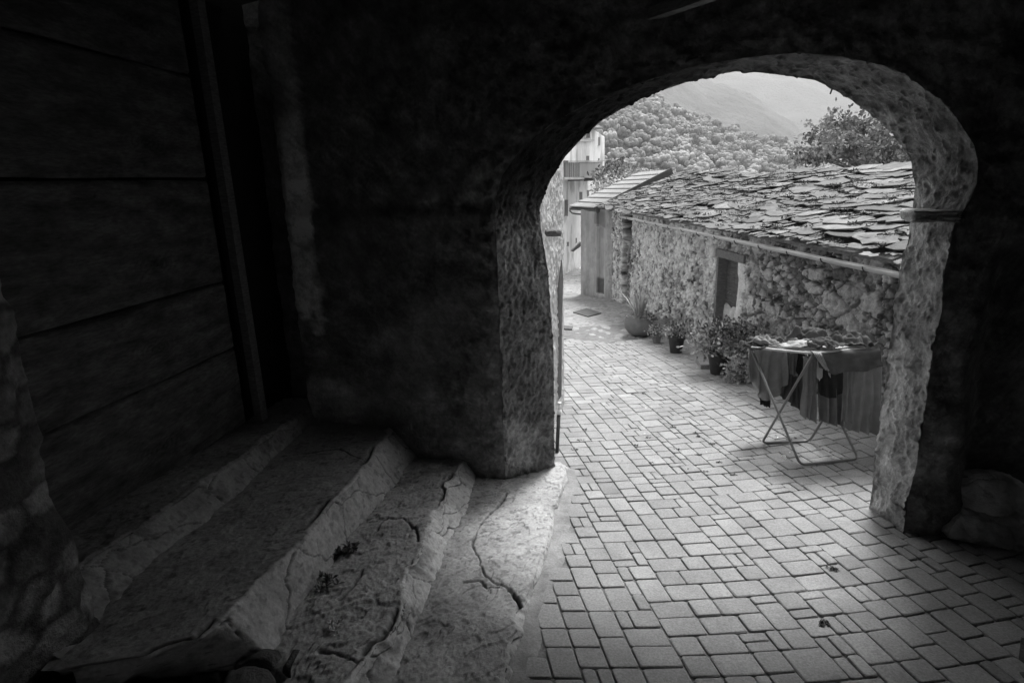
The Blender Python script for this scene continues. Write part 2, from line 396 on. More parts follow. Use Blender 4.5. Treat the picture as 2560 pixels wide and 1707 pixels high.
# impost stone on the right reveal
V, F = blob((0, 0, 0), (1, 1, 1), 4, .13, 1.9, 3, .9)
V = np.array(V); Pw = ext(2.135 + V[:, 0] * .095, 1.432 + V[:, 2] * .027, .128 + V[:, 1] * .136)
mesh('impost', Pw, F, M['soot'], arch, shade=np.full(len(V), 5.5), smooth=True)
# small stone fallen loose from the soffit edge, nail in the arch ring
mb = MB(); p = wall_pt(1.69, 2.03, .25); mb.tube([p + [0, 0, .02], p + RT * .0 + [-.012, 0, -.022]], .004, 5); mb.build('nail', M['iron'], arch)
mb = MB(); a, b = [wall_pt(*on_wall(px, py, -.012), -.012) for px, py in ((1713, 156), (1745, 143))]; mb.tube([a, b], .004, 6); mb.build('iron_pin', M['iron'], arch)

# side walls, ceiling, and an unseen end wall added to shape the fill light
def strip_wall(name, pts, z0, z1, label, cat, n=(60, 70), amp=.03, seed=0, sh=1.0, m='soot', side=1, shf=None):
    p = resample(pts, n[0]); Z = np.linspace(z0, z1, n[1])
    P = np.zeros((n[0], n[1], 3)); P[..., 0] = p[:, None, 0]; P[..., 1] = p[:, None, 1]; P[..., 2] = Z[None, :]
    tg = np.gradient(p, axis=0); nr = np.stack([tg[:, 1], -tg[:, 0], 0 * tg[:, 0]], -1); nr /= np.linalg.norm(nr, axis=-1, keepdims=True)
    d = fbm(P, 4, 5, seed) * amp + fbm(P, 22, 3, seed + 1) * amp * .35
    P = P + side * nr[:, None, :] * d[..., None]
    s_ = sh * (1 + .4 * fbm(P, 7, 4, seed + 2)) if shf is None else shf(P)
    # give it a back so it has thickness
    B = P.copy(); B -= side * nr[:, None, :] * .35
    V = np.concatenate([P.reshape(-1, 3), B.reshape(-1, 3)]); k = P.shape[0] * P.shape[1]
    F = np.concatenate([grid_faces(*n, 0, side < 0), grid_faces(*n, k, side > 0)])
    n0, n1 = n; E = []
    for i in range(n0 - 1):
        E.append((i * n1 + n1 - 1, (i + 1) * n1 + n1 - 1, k + (i + 1) * n1 + n1 - 1, k + i * n1 + n1 - 1))
    for j in range(n1 - 1):
        E.append((j, j + 1, k + j + 1, k + j)); b_ = (n0 - 1) * n1; E.append((b_ + j + 1, b_ + j, k + b_ + j, k + b_ + j + 1))
    F = np.concatenate([F, np.array(E)])
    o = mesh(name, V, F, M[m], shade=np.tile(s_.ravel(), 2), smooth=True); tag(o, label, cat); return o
# near jamb of the doorway and the wall that runs on behind the camera (left)
def pier_shade(P):
    f1, f2, cid = voronoi(P[..., 1] / .13 + P[..., 0] * 3, P[..., 2] / .11, 71)
    return (.9 + 3.0 * sstep(.12, .3, f2 - f1) * cid) * (1 + .5 * fbm(P, 14, 4, 72))
strip_wall('rough_stone_pier', [(-1.95, 1.98), (-1.50, 1.72), (-1.49, 1.64), (-1.53, 1.5), (-1.75, .4), (-2.0, -1), (-2.2, -4)], -.4, 3.3, 'rough stone pier at the near left edge beside the plank door', 'pier', (300, 260), .045, 70, m='soot', shf=pier_shade, side=-1)
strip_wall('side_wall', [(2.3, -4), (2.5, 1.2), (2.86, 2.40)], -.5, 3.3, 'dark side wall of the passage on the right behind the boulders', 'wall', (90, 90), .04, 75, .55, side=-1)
for a_, b_ in (((-2.6, -3.9), (-.9, -3.9)), ((.1, -3.9), (2.7, -3.9))):  # unseen walls added behind the viewer; the gap between them sets the fill light
    strip_wall('fill_end_wall', [a_, b_], -.5, 3.3, 'unseen dark wall added behind the viewer to limit fill light, ' + ('left' if a_[0] < 0 else 'right') + ' of its gap', 'wall', (30, 40), .04, 79, .8, side=-1)
strip_wall('fill_gap_head', [(-.9, -3.95), (.1, -3.95)], 1.9, 3.3, 'unseen dark wall added above the fill light gap behind the viewer', 'wall', (30, 30), .04, 89, .8, side=-1)
def ceiling():
    x = np.linspace(-2.8, 3.4, 60); y = np.linspace(-4, 4.6, 80); X, Y = np.meshgrid(x, y, indexing='ij'); Z = 2.72 + 0 * X
    lim = 3.40 - .359 * (X + .07); Y = np.minimum(Y, lim)
    P = np.stack([X, Y, Z], -1); P[..., 2] += .03 * fbm(P, 3, 4, 77)
    T = P.copy(); T[..., 2] += .25; k = P.shape[0] * P.shape[1]
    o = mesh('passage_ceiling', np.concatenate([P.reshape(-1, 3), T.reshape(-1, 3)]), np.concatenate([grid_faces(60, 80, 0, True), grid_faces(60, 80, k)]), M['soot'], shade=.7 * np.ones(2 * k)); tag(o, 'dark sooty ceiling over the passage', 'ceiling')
ceiling()
p0 = wall_pt(*on_wall(1652, 44, -.03), -.03); q = level_pt(1802, -6, p0[2]); d = (q - p0) / np.linalg.norm(q - p0); sd_ = np.cross(d, [0, 0, 1])
mb = MB(); mb.box(p0 - d * .06 - sd_ * .02 + np.array([0, 0, .0]), d * 1.3, sd_ * .055, np.array([0, 0, .05])); jo = mb.build('ceiling_joist', M['timber'], origin=p0); tag(jo, 'short split timber joist under the ceiling above the arch', 'joist')

# ================================================================== STONE STEPS
def poly(pxs, up):
    p = np.array([lane_pt(px, py, up) for px, py in pxs]); i = np.argsort(p[:, 1]); return p[i]
FOOT1 = [(1412, 1192), (1393, 1200), (1375, 1290), (1350, 1410), (1325, 1506), (1308, 1603), (1278, 1707)]
R2F = [(1182, 1231), (1170, 1266), (1151, 1305), (1128, 1348), (1097, 1440), (1066, 1514), (1023, 1600), (1008, 1680), (985, 1760)]
R2T = [(1160, 1157), (1139, 1180), (1103, 1265), (1083, 1301), (1064, 1348), (1035, 1420), (1023, 1460), (1000, 1545), (955, 1610), (910, 1674), (870, 1740)]
R3F = [(983, 1215), (963, 1240), (934, 1278), (881, 1331), (833, 1413), (741, 1520), (693, 1616), (640, 1700)]
R3T = [(992, 1061), (950, 1110), (925, 1148), (885, 1200), (847, 1235), (765, 1341), (703, 1399), (645, 1457), (606, 1505), (558, 1545), (503, 1592), (426, 1619), (368, 1650)]
R4F = [(700, 1130), (669, 1157), (616, 1220), (541, 1280), (468, 1340), (406, 1386), (337, 1445), (286, 1506), (186, 1630)]
R4T = [(680, 1085), (635, 1119), (515, 1200), (420, 1262), (348, 1313), (232, 1386), (170, 1433)]
H1, H2, H3, H4 = .045, .145, .335, .45
def xi(p, y):
    e0 = (p[1] - p[0]) / (p[1, 1] - p[0, 1] + 1e-9); e1 = (p[-1] - p[-2]) / (p[-1, 1] - p[-2, 1] + 1e-9)
    x = np.interp(y, p[:, 1], p[:, 0]); x = np.where(y < p[0, 1], p[0, 0] + np.clip(e0[0], -.5, .5) * (y - p[0, 1]), x)
    return np.where(y > p[-1, 1], p[-1, 0] + np.clip(e1[0], -.2, .3) * (y - p[-1, 1]), x)
L1F, L2F, L2T, L3F, L3T, L4F, L4T = poly(FOOT1, 0), poly(R2F, H1), poly(R2T, H2), poly(R3F, H2), poly(R3T, H3), poly(R4F, H3), poly(R4T, H4)
S1 = np.array(SLAB1)[::-1]
def xyz_cracks(pxs, up):
    return [tuple(lane_pt(px, py, up)[:2]) for px, py in pxs]
CR1 = [xyz_cracks([(1266, 1234), (1248, 1260), (1225, 1280), (1205, 1310), (1190, 1335), (1182, 1358), (1190, 1380), (1200, 1405), (1213, 1430), (1235, 1452), (1262, 1463), (1283, 1483), (1300, 1515)], H1),
       xyz_cracks([(1160, 1450), (1200, 1449), (1218, 1464), (1250, 1466)], H1), xyz_cracks([(1283, 1483), (1295, 1500), (1302, 1520)], H1)]
CR2 = [xyz_cracks([(935, 1330), (960, 1300), (1010, 1295), (1040, 1320), (1045, 1350)], H2), xyz_cracks([(905, 1425), (880, 1470), (850, 1500)], H2), xyz_cracks([(800, 1630), (860, 1645), (920, 1648)], H2)]
CR3 = [xyz_cracks([(700, 1140), (770, 1130), (850, 1122), (880, 1140), (915, 1152)], H3)]
def step(parent, name, yr, ny, xb, xt, xf, top, drop, seed, cracks=(), shade=1.0, rough=.010, nx=120, shr=1.15, under=.0, face_sh=None, nose=0.0):
    y = np.linspace(yr[0], yr[1], ny); b, t, f = xb(y), xt(y), xf(y); y3 = np.stack([y, 0 * y + seed, 0 * y], -1)
    chip = .010 * fbm(y3, 7, 4, seed + 21) - .022 * sstep(.25, .5, fbm(y3, 5, 3, seed + 22)); t = t + chip
    nt_, nf = nx, max(16, int(nx * .35)); u = np.linspace(0, 1, nt_); v = np.linspace(0, 1, nf)[1:]
    X1 = b[:, None] * (1 - u) + t[:, None] * u; Z1 = top + 0 * X1
    # worn rounded nosing
    e = np.clip((t[:, None] - X1) / .016, 0, 1); Z1 = Z1 - .010 * (1 - e) ** 2
    X2 = t[:, None] * (1 - v) + f[:, None] * v + .006 * np.sin(v * math.pi); Z2 = top - .010 - (drop - .010) * v + 0 * X2
    X = np.concatenate([X1, X2], 1); Zr = np.concatenate([Z1, Z2], 1); Y = np.repeat(y[:, None], X.shape[1], 1)
    P = np.stack([X, Y, SLOPE * (X * LD[0] + Y * LD[1]) + Zr], -1)
    isf = np.concatenate([np.zeros(nt_), np.ones(nf - 1)])[None, :] * np.ones((ny, 1))
    s1 = fbm(P, 4, 5, seed); strata = fbm(np.stack([X * 2.2 + Y * .8, Y * 4.2 - X * 2.6, X * 0], -1), 1.5, 5, seed + 3); s3 = fbm(P, 30, 4, seed + 5)
    ridge = 1 - np.abs(strata) * 2
    tr = strata * 2.4 + s1 * 1.2 + .22 * s3; fl = np.floor(tr); fr = tr - fl; terr = (fl + sstep(.86, 1.0, fr)) / 2.4
    h = rough * (1.1 * s1 + 1.5 * terr + .45 * s3 + .3 * fbm(P, 75, 2, seed + 7))
    h = np.where(isf > .5, rough * (.9 * s1 + .6 * terr + .5 * s3), h)
    dk = np.ones_like(X)
    for c in cracks:
        wob = vec_noise(P, 25, 3, seed + 9); d = seg_dist(X + wob[..., 0] * .012, Y + wob[..., 1] * .012, c)
        wd = .0055 * (1 + .9 * vnoise(P, 9, seed + 4)); g = np.exp(-(d / wd) ** 2) * (1 - isf); h = h - .016 * g; dk = dk * (1 - .7 * g)
    if nose:                           # the tread has parted from the facing along the edge
        dn = np.abs(t[:, None] - nose + .012 * fbm(y3, 5, 4, seed + 51)[:, None] - X + .010 * s3) * (1 + 9 * isf); on = sstep(.02, .22, fbm(y3, 3.2, 3, seed + 52))[:, None]
        wd = .004 + .007 * on; g = np.exp(-(dn / wd) ** 2) * on; h = h - .020 * g; dk = dk * (1 - .8 * g)
        lipw = sstep(nose, nose * .3, t[:, None] - X) * (1 - isf); dk = dk * (1 + .35 * lipw)
    N3 = np.stack([isf * .97, 0 * isf, 1 - isf * .9], -1)
    P = P + N3 * h[..., None]
    sh = shade * (1 + .24 * s1 + .18 * strata + .22 * s3) * dk * (1 - .35 * sstep(.85, .9, fr) * sstep(1.0, .96, fr) * (1 - isf) * sstep(0, .3, fbm(P, 5, 2, seed + 31)))
    pit = sstep(.30, .5, fbm(P, 38, 2, seed + 8)); sh = sh * (1 - .35 * pit)
    vv = np.concatenate([np.zeros(nt_), v])[None, :] * np.ones((ny, 1)); g1, g2, gc = voronoi(Y / .33 + .06 * fbm(P, 9, 3, seed + 40) * 3, vv * .9 + seed + .25 * fbm(P, 7, 3, seed + 41), seed)
    ck = sstep(.030, .010, g2 - g1) * isf; pe = sstep(.15, .35, fbm(P, 6, 4, seed + 42)) * isf
    P = P - N3 * (.010 * ck + .006 * pe)[..., None]
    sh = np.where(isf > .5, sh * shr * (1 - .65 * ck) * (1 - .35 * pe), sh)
    # close the near end and the back so that the step is a solid block
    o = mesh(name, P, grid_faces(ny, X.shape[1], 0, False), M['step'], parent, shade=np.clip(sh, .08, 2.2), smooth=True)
    return o
steps = thing('stone_steps', 'flight of worn cracked stone steps rising left to the plank door', 'steps', (-.6, 2.6, -.1))
wallx = lambda y: 0 * y
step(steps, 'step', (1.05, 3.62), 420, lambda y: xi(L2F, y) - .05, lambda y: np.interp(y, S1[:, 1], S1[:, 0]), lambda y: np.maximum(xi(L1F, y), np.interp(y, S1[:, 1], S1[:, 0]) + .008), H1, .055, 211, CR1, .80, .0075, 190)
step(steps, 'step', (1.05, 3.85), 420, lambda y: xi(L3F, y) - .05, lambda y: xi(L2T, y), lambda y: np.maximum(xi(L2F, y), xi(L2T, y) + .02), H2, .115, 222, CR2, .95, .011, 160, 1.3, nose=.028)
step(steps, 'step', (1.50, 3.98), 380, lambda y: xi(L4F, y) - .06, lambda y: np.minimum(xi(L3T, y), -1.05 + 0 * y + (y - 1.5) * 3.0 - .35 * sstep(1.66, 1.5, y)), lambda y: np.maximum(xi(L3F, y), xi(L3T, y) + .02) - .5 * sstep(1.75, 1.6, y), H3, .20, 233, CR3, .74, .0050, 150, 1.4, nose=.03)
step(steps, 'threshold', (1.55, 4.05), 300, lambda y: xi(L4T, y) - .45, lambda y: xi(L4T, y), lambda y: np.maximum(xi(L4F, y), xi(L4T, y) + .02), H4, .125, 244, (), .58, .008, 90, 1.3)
# packed rubble footing under the near end of the steps
def footing():
    x = np.linspace(-2.3, -.8, 170); y = np.linspace(.6, 1.75, 130); X, Y = np.meshgrid(x, y, indexing='ij')
    f1, f2, cid = voronoi(X / .17 + 5, Y / .15, 81); P = np.stack([X, Y, 0 * X], -1)
    top = .17 * sstep(-1.15, -1.5, X + .25 * (Y - 1.4)) * sstep(1.72, 1.45, Y - .2 * (X + 1.5)) + (-.03)
    P[..., 2] = gz(X, Y) + .12 + top + .07 * sstep(.02, .35, f2 - f1) * (.5 + cid) + .02 * fbm(P, 14, 4, 83)
    sh = (.5 + .8 * cid) * (.45 + .55 * sstep(.03, .15, f2 - f1)); o = mesh('rubble_footing', P, grid_faces(170, 130), M['stone'], shade=sh, smooth=True)
    tag(o, 'rubble stones packed at the foot of the near left pier', 'rubble')
footing()

# ================================================================== PLANK DOOR
DP = np.array([-1.69, 3.6, 0]); DD = np.array([.153, .988, 0]); DD /= np.linalg.norm(DD); DNm = np.array([DD[1], -DD[0], 0])
door = thing('plank_door', 'old dark door of wide horizontal boards with an upright post', 'door', tuple(DP + np.array([0, 0, .2]) - DD * 1.0))
def board(z0, z1, x0, x1, seed, sag=0.0):
    n, k = 160, 46; t = np.linspace(x0, x1, n); z = np.linspace(0, 1, k); T, Zt = np.meshgrid(t, z, indexing='ij')
    lo = z0 + .006 * vnoise(np.stack([t, t * 0, t * 0], -1), 3, seed); hi = z1 + .006 * vnoise(np.stack([t, t * 0 + 5, t * 0], -1), 3, seed + 1) + sag * np.cos((t - x0) / (x1 - x0) * 3)
    Z = lo[:, None] * (1 - Zt) + hi[:, None] * Zt
    edge = np.minimum(Zt, 1 - Zt) * (hi - lo)[:, None]; rnd = -.012 * np.exp(-edge / .006)
    grain = fbm(np.stack([T * 2.2, Z * 26 + .6 * np.sin(T * 3 + seed), 0 * T], -1), 1, 5, seed + 2)
    P = DP + DD * T[..., None] + np.array([0, 0, 1]) * Z[..., None] + DNm * (rnd + .004 * grain)[..., None]
    back = P - DNm * .04; m_ = n * k
    nl = np.full(T.shape, 9.0)
    for q in range(7): nl = np.minimum(nl, np.hypot(T - (x1 - .07 - .36 * q - .03 * (q % 2)), Z - z0 - (.06 if q % 2 else (z1 - z0) - .06)))
    kn = np.hypot((T - x0 - 1.25 - .1 * (seed % 5)) / 2.2, Z - z0 - .17); kr = np.exp(-(kn / .03) ** 2)
    sh = (.85 + .35 * grain + .45 * fbm(np.stack([T * 2.5, Z * 5, 0 * T], -1), 4, 5, seed + 5) + .3 * np.sin(kn * 420) * np.exp(-(kn / .06) ** 2)) * (1 - .5 * kr) * (1 - .7 * np.exp(-(nl / .006) ** 2)); 
    o = mesh('board', np.concatenate([P.reshape(-1, 3), back.reshape(-1, 3)]), np.concatenate([grid_faces(n, k, 0, False), grid_faces(n, k, m_, True)]), M['wood2'], door, shade=np.tile(np.clip(sh, .2, 2.5).ravel(), 2), smooth=True)
M['wood2'] = mat('weathered_board', .11, var=.3, scale=5, bump=.6, bscale=30, shade=True, stretch=(1, 1, 4), fine=.35, fscale=26, bdist=.008)
for k_, (a, b) in enumerate([(.21, .70), (.712, 1.108), (1.122, 1.70), (1.715, 2.25), (2.262, 2.8)]):
    board(a, b, -2.1, -.13, 300 + k_ * 11)
mb = MB(); mb.box(DP + DD * -.055 + DNm * .012 + np.array([0, 0, .19]), DD * .07, DNm * .05, np.array([.0, 0, 2.6])); mb.build('post', M['timber'], door)
mb = MB(); mb.box(DP + DD * -2.4 - DNm * .10 + np.array([0, 0, -.4]), DD * 3.3, DNm * .03, np.array([0, 0, 3.6])); mb.build("leak_blocker", M['dark'], door)  # unseen dark sheet added behind the boards to stop light leaking through

# ================================================================== BOULDERS AND RUBBLE ON THE RIGHT
def boulder(c, pts, seed, label):
    import bmesh
    bm = bmesh.new()
    for p in pts: bm.verts.new(p)
    bmesh.ops.convex_hull(bm, input=list(bm.verts)); bmesh.ops.triangulate(bm, faces=list(bm.faces)); bmesh.ops.bevel(bm, geom=list(bm.edges), offset=.018, segments=2, affect='EDGES', clamp_overlap=True)
    bmesh.ops.triangulate(bm, faces=list(bm.faces)); 
    for _ in range(4): bmesh.ops.subdivide_edges(bm, edges=[e for e in bm.edges if e.calc_length() > .012], cuts=1, use_grid_fill=True)
    bmesh.ops.triangulate(bm, faces=list(bm.faces)); bm.normal_update()
    V = np.array([v.co[:] for v in bm.verts]); N = np.array([v.normal[:] for v in bm.verts]); F = [[v.index for v in f.verts] for f in bm.faces]; bm.free()
    V = V + N * (fbm(V, 7, 4, seed) * .022 + fbm(V, 28, 4, seed + 1) * .010)[:, None]
    o = mesh('boulder', V, F, M['stone'], shade=np.clip(4.4 * (1 + .6 * fbm(V, 9, 4, seed + 3)), .3, 6), smooth=True); o.location = tuple(c); tag(o, label, 'stone')
bb = lane_pt(2366, 1346)
boulder(bb, [(0, 0, 0), (.12, -.10, 0), (.26, -.17, 0), (.42, -.06, 0), (.30, .2, 0), (.05, .16, 0), (.035, .04, .13), (.12, .0, .15), (.25, -.07, .11), (.40, -.02, .10), (.28, .18, .15), (.07, .16, .15)], 5, 'angular grey boulder lying on the paving, lower of the stacked pair')
boulder(bb + np.array([.04, .02, .145]), [(.02, .04, .0), (.14, -.02, -.01), (.27, -.09, -.035), (.44, -.03, -.03), (.34, .2, 0), (.05, .18, 0), (.0, .07, .07), (.08, .04, .165), (.22, .0, .175), (.30, -.03, .14), (.42, .02, .06), (.3, .18, .15), (.08, .17, .15)], 12, 'big rough boulder resting on top of the angular one')
def right_footing():
    base = np.array([(2.62, 2.30), (2.33, 2.14), (2.13, 2.02), (1.97, 1.90), (1.80, 1.72), (1.65, 1.55), (1.5, 1.2), (1.5, .4), (1.6, -1)])
    p = resample(base, 260); k = 60; t = np.linspace(0, 1, k)
    d = np.array([.75, -.66]); X = p[:, None, 0] + d[0] * .75 * t; Y = p[:, None, 1] + d[1] * .75 * t
    s_ = np.cumsum(np.r_[0, np.hypot(*np.diff(p, axis=0).T)]); f1, f2, cid = voronoi(s_[:, None] / .2 + 0 * X, t / .3 + 0 * X, 91)
    P = np.stack([X, Y, 0 * X], -1); P[..., 2] = gz(X, Y) - .06 +   .50 * sstep(0, .30, t) * (.75 + .5 * fbm(P, 3, 3, 92)) + .06 * sstep(.02, .3, f2 - f1) + .02 * fbm(P, 14, 4, 93)
    o = mesh('rubble_kerb', P, grid_faces(260, k, 0, False), M['stone'], shade=(.6 + .6 * cid), smooth=True); tag(o, 'low mound of rubble along the right edge of the paving', 'rubble')
right_footing()

# ================================================================== LEFT: THE NEIGHBOURING HOUSE BEYOND THE ARCH
def plane_pt(px, py, s):               # point on the plane across the lane at distance s
    v = ray(px, py); t = (s - EYEP @ LD) / (v @ LD); return EYEP + t * v
def along_pt(px, py, u):               # point on the plane along the lane at offset u
    v = ray(px, py); t = (u - EYEP @ LX) / (v @ LX); return EYEP + t * v
def left_house():
    a = wall_pt(.10, 0, .27)[:2]; b = plane_pt(1408, 600, 5.1)[:2]
    n, k = 240, 300; t = np.linspace(0, 1, n); z = np.linspace(-.6, 3.6, k); T, Z = np.meshgrid(t, z, indexing='ij')
    d = np.array([b[0] - a[0], b[1] - a[1], 0]); nr = np.array([d[1], -d[0], 0]); nr /= np.linalg.norm(nr)
    P = np.array([a[0], a[1], 0]) + T[..., None] * d + np.stack([0 * T, 0 * T, Z], -1)
    rough = fbm(P, 34, 3, 401) * .016 + fbm(P, 80, 2, 402) * .007 + fbm(P, 3, 3, 403) * .02
    P = P + nr * (rough * sstep(1.0, .96, T))[..., None]
    back = P - nr * 1.6; m_ = n * k
    end = np.stack([P[-1], P[-1] + np.array([-1.5, .2, 0])], 1)
    mb = MB(); sh = np.clip(1 + .25 * fbm(P, 9, 3, 404), .5, 1.5)
    mb.grid(P, sh, False); mb.grid(end, 1.0)
    o = mb.build('house_wall', M['roughcast'], smooth=True); tag(o, 'pale roughcast house wall just beyond the arch on the left', 'wall')
left_house()
V, F = blob((0, 0, 0), (1, 1, 1), 4, .18, 1.5, 31, .6); c = plane_pt(1383, 582, 4.0); V = V * np.array([.055, .07, .022])
V = np.array(V); o = mesh('stone_bracket', V, F, M['stone'], shade=np.full(len(V), 1.0)); o.location = tuple(c); tag(o, 'dark stone bracket jutting from the pale roughcast wall', 'bracket')
def strip_board():
    px = [(1405, 652), (1408, 690), (1405, 800), (1404, 990), (1386, 1012), (1387, 880), (1393, 770), (1399, 700)]
    A = [plane_pt(*p, 4.7) for p in px]; B = [p + LD * .05 for p in A]; n = len(A)
    mb = MB(); mb.add(A + B, [tuple(range(n)), tuple(range(2 * n - 1, n - 1, -1))] + [(i, i + n, (i + 1) % n + n, (i + 1) % n) for i in range(n)])
    o = mb.build('door_frame', M['timber2'], origin=A[3]); tag(o, 'tall narrow grey door frame board at the foot of the roughcast wall', 'door frame')
M['timber2'] = mat('grey_board', .26, var=.3, scale=5, bump=.4, bscale=30, stretch=(4, 4, 1))
strip_board()
pb = lane_pt(1392, 1132); post = thing('pipe_post', 'thin dark pipe with a white cap standing by the arch foot', 'pipe', pb)
def at_depth(px, py, p):               # point on the ray that lies as far forward as p
    v = ray(px, py); return EYEP + v * (((p - EYEP) @ FW) / FPX)
q1, q2, q3 = at_depth(1397, 1036, pb), at_depth(1398.5, 1024, pb), at_depth(1398.5, 1008, pb)
mb = MB(); mb.tube([pb - [0, 0, .02], q1], .0135, 12); mb.build('pole', M['iron'], post, True)
mb = MB(); mb.tube([q1, q2], .0175, 14); mb.build('collar', M['white'], post, True)
mb = MB(); mb.tube([q2, q3], .0125, 12); mb.tube([q3, q3 + [0, 0, .006]], .016, 12); mb.build('cap', M['white'], post, True)

# ================================================================== THE BARN
UB = 3.25; S_END = 12.3
barn = thing('stone_barn', 'low rubble stone barn with a sloping stone slab roof', 'barn', us(UB, 7.5, gz(*us(UB, 7.5)[:2])))
def barn_wall():
    n, k = 900, 170; s = np.linspace(2.6, S_END, n); z = np.linspace(0, 1, k); S, T = np.meshgrid(s, z, indexing='ij')
    lo = SLOPE * S - .12; hi = 1.0; Z = lo + (hi - lo) * T
    Q3 = np.stack([S, Z, 0 * S], -1); q = S + .014 * fbm(Q3, 16, 3, 501); zz = Z + .012 * fbm(Q3, 18, 3, 502)
    far_ = sstep(5.4, 7.2, S)
    a1, a2, ac = voronoi(q / .12, zz / .075, 51, .95); b1, b2, bc = voronoi(q / .095 + 9, zz / .058, 52, .95); c1, c2, cc = voronoi(q / .26 + 4, zz / .17, 53, .9)
    big = (cc > .80) * (1 - far_); e = (a2 - a1) * (1 - far_) + (b2 - b1) * far_; c = ac * (1 - far_) + bc * far_
    e = np.where(big > .5, c2 - c1, e); c = np.where(big > .5, .6 + .3 * cc, c)
    mort = sstep(.17, .05, e); plas = .75 * sstep(.05, .35, fbm(Q3, 1.8, 5, 503) + .16 * far_)
    fine_ = fbm(Q3, 26, 4, 505); h = .026 * sstep(.0, .22, e) * (.35 + 1.0 * c) * (1 - .8 * plas) + .016 * fine_ + .012 * fbm(Q3, 60, 2, 508)
    sh = (.38 + 1.05 * c ** 1.4) * (1 - mort) + mort * (.26 + .30 * far_)
    sh = sh * (1 - .55 * plas) + plas * .55 * 1.35; sh = sh * (.62 + .62 * far_) * (1 + .25 * fbm(Q3, 3, 3, 506)) * (1 + .5 * fine_)
    sh = 1.2 * sh * (1 - .78 * sstep(.18, .42, fbm(Q3, 15, 3, 509)) * (1 - .3 * plas)) + .30 * sstep(.30, .45, fbm(Q3, 12, 3, 519)) * far_
    U = UB - h
    P = S[..., None] * LD + U[..., None] * LX; P[..., 2] = Z
    # openings sink into the wall
    def opening(s0, s1, z0, z1, dep):
        nonlocal P
        jag = .02 * fbm(np.stack([S, Z, 0 * S], -1), 14, 3, 507)
        m_ = sstep(s0 - .012, s0 + .012, S + jag) * sstep(s1 + .012, s1 - .012, S + jag) * sstep(z0 - .012, z0 + .012, Z + jag) * sstep(z1 + .012, z1 - .012, Z)
        P = P + LX * (m_ * dep)[..., None]; return m_
    m1 = opening(6.5, 7.13, -9, .70, .16); m2 = opening(10.83, 11.42, .47, .95, .22); m3 = opening(10.83, 11.42, -9, .44, .09)
    sh = sh * (1 - .75 * m2) * (1 - .55 * m3) * (1 - .3 * m1)
    o = mesh('wall', P, grid_faces(n, k, 0, True), M['rubble'], barn, shade=np.clip(sh, .1, 1.8), smooth=True); return o
bw_ = barn_wall()
mb = MB(); mb.box(us(UB + .3, 2.6, -1.3), LX * 3.2, LD * (S_END - 2.6), np.array([0, 0, 2.2])); mb.build('core', M['dark'], barn)
# door of the barn: boards above, rubble infill below, lintel
dr = thing_door = None
mb = MB()
for i in range(5): mb.box(us(UB + .12, 6.51 + i * .124, .02), LD * .120, LX * .03, np.array([0, 0, .64]), 1)
dd = mb.build('door', M['wood'], barn)
mb = MB(); s = np.linspace(6.47, 7.16, 80); z = np.linspace(-.62, .06, 80); S, Z = np.meshgrid(s, z, indexing='ij'); Zt = Z + 0 * S
P = S[..., None] * LD + (UB + .105 - .02 * fbm(np.stack([S, Z, 0 * S], -1), 9, 4, 511))[..., None] * LX; P[..., 2] = np.where(Z > .02, .02 + .10 * np.abs(vnoise(np.stack([S, 0 * S, 0 * S], -1), 5, 3)), Z)
mb.grid(P, np.clip(1.3 + .3 * fbm(P, 6, 3, 5), .5, 2), True); mb.build('infill', M['rubble'], barn, True)
mb = MB(); l = us(UB - .045, 6.36, .655); mb.box(l, LD * .86, LX * .2, np.array([0, 0, .095])); mb.build('lintel', M['timber'], barn)
V, F = blob(us(UB - .01, 7.18, .70), (.07, .09, .08), 3, .1, 2, 77, .5); mesh('lintel_stone', V, F, M['rubble'], barn, shade=np.full(len(V), 1.6), smooth=True)
mb = MB(); mb.box(us(UB - .05, 10.76, .43), LD * .72, LX * .2, np.array([0, 0, .04])); mb.build('window_sill', M['cement'], barn)
mb = MB(); mb.box(us(UB + .17, 10.80, .47), LD * .64, LX * .03, np.array([0, 0, .5])); mb.build('shutter', M['wood'], barn)

mb = MB(); zz = np.linspace(-.55, .655, 60); sj = np.array([6.36, 6.42, 6.48, 6.50]); A = np.zeros((4, 60, 3))
for i, s_ in enumerate(sj):
    for k_, z_ in enumerate(zz):
        A[i, k_] = us(UB - (.035 if i in (1, 2) else .0) + (.10 if i == 3 else 0) + .012 * vnoise(np.array([z_ * 7, i * 3., 1.]), 1.0, 5), s_ + .010 * vnoise(np.array([z_ * 9, 1., 4.]), 1.0, 8), z_)
mb.grid(A, 1.7, False); mb.build('door_jamb', M['rubble'], barn, True)
mb = MB(); mb.box(us(UB - .004, 7.09, -.62), LD * .05, LX * .15, np.array([0, 0, 1.28])); mb.build('door_post', M['timber'], barn)
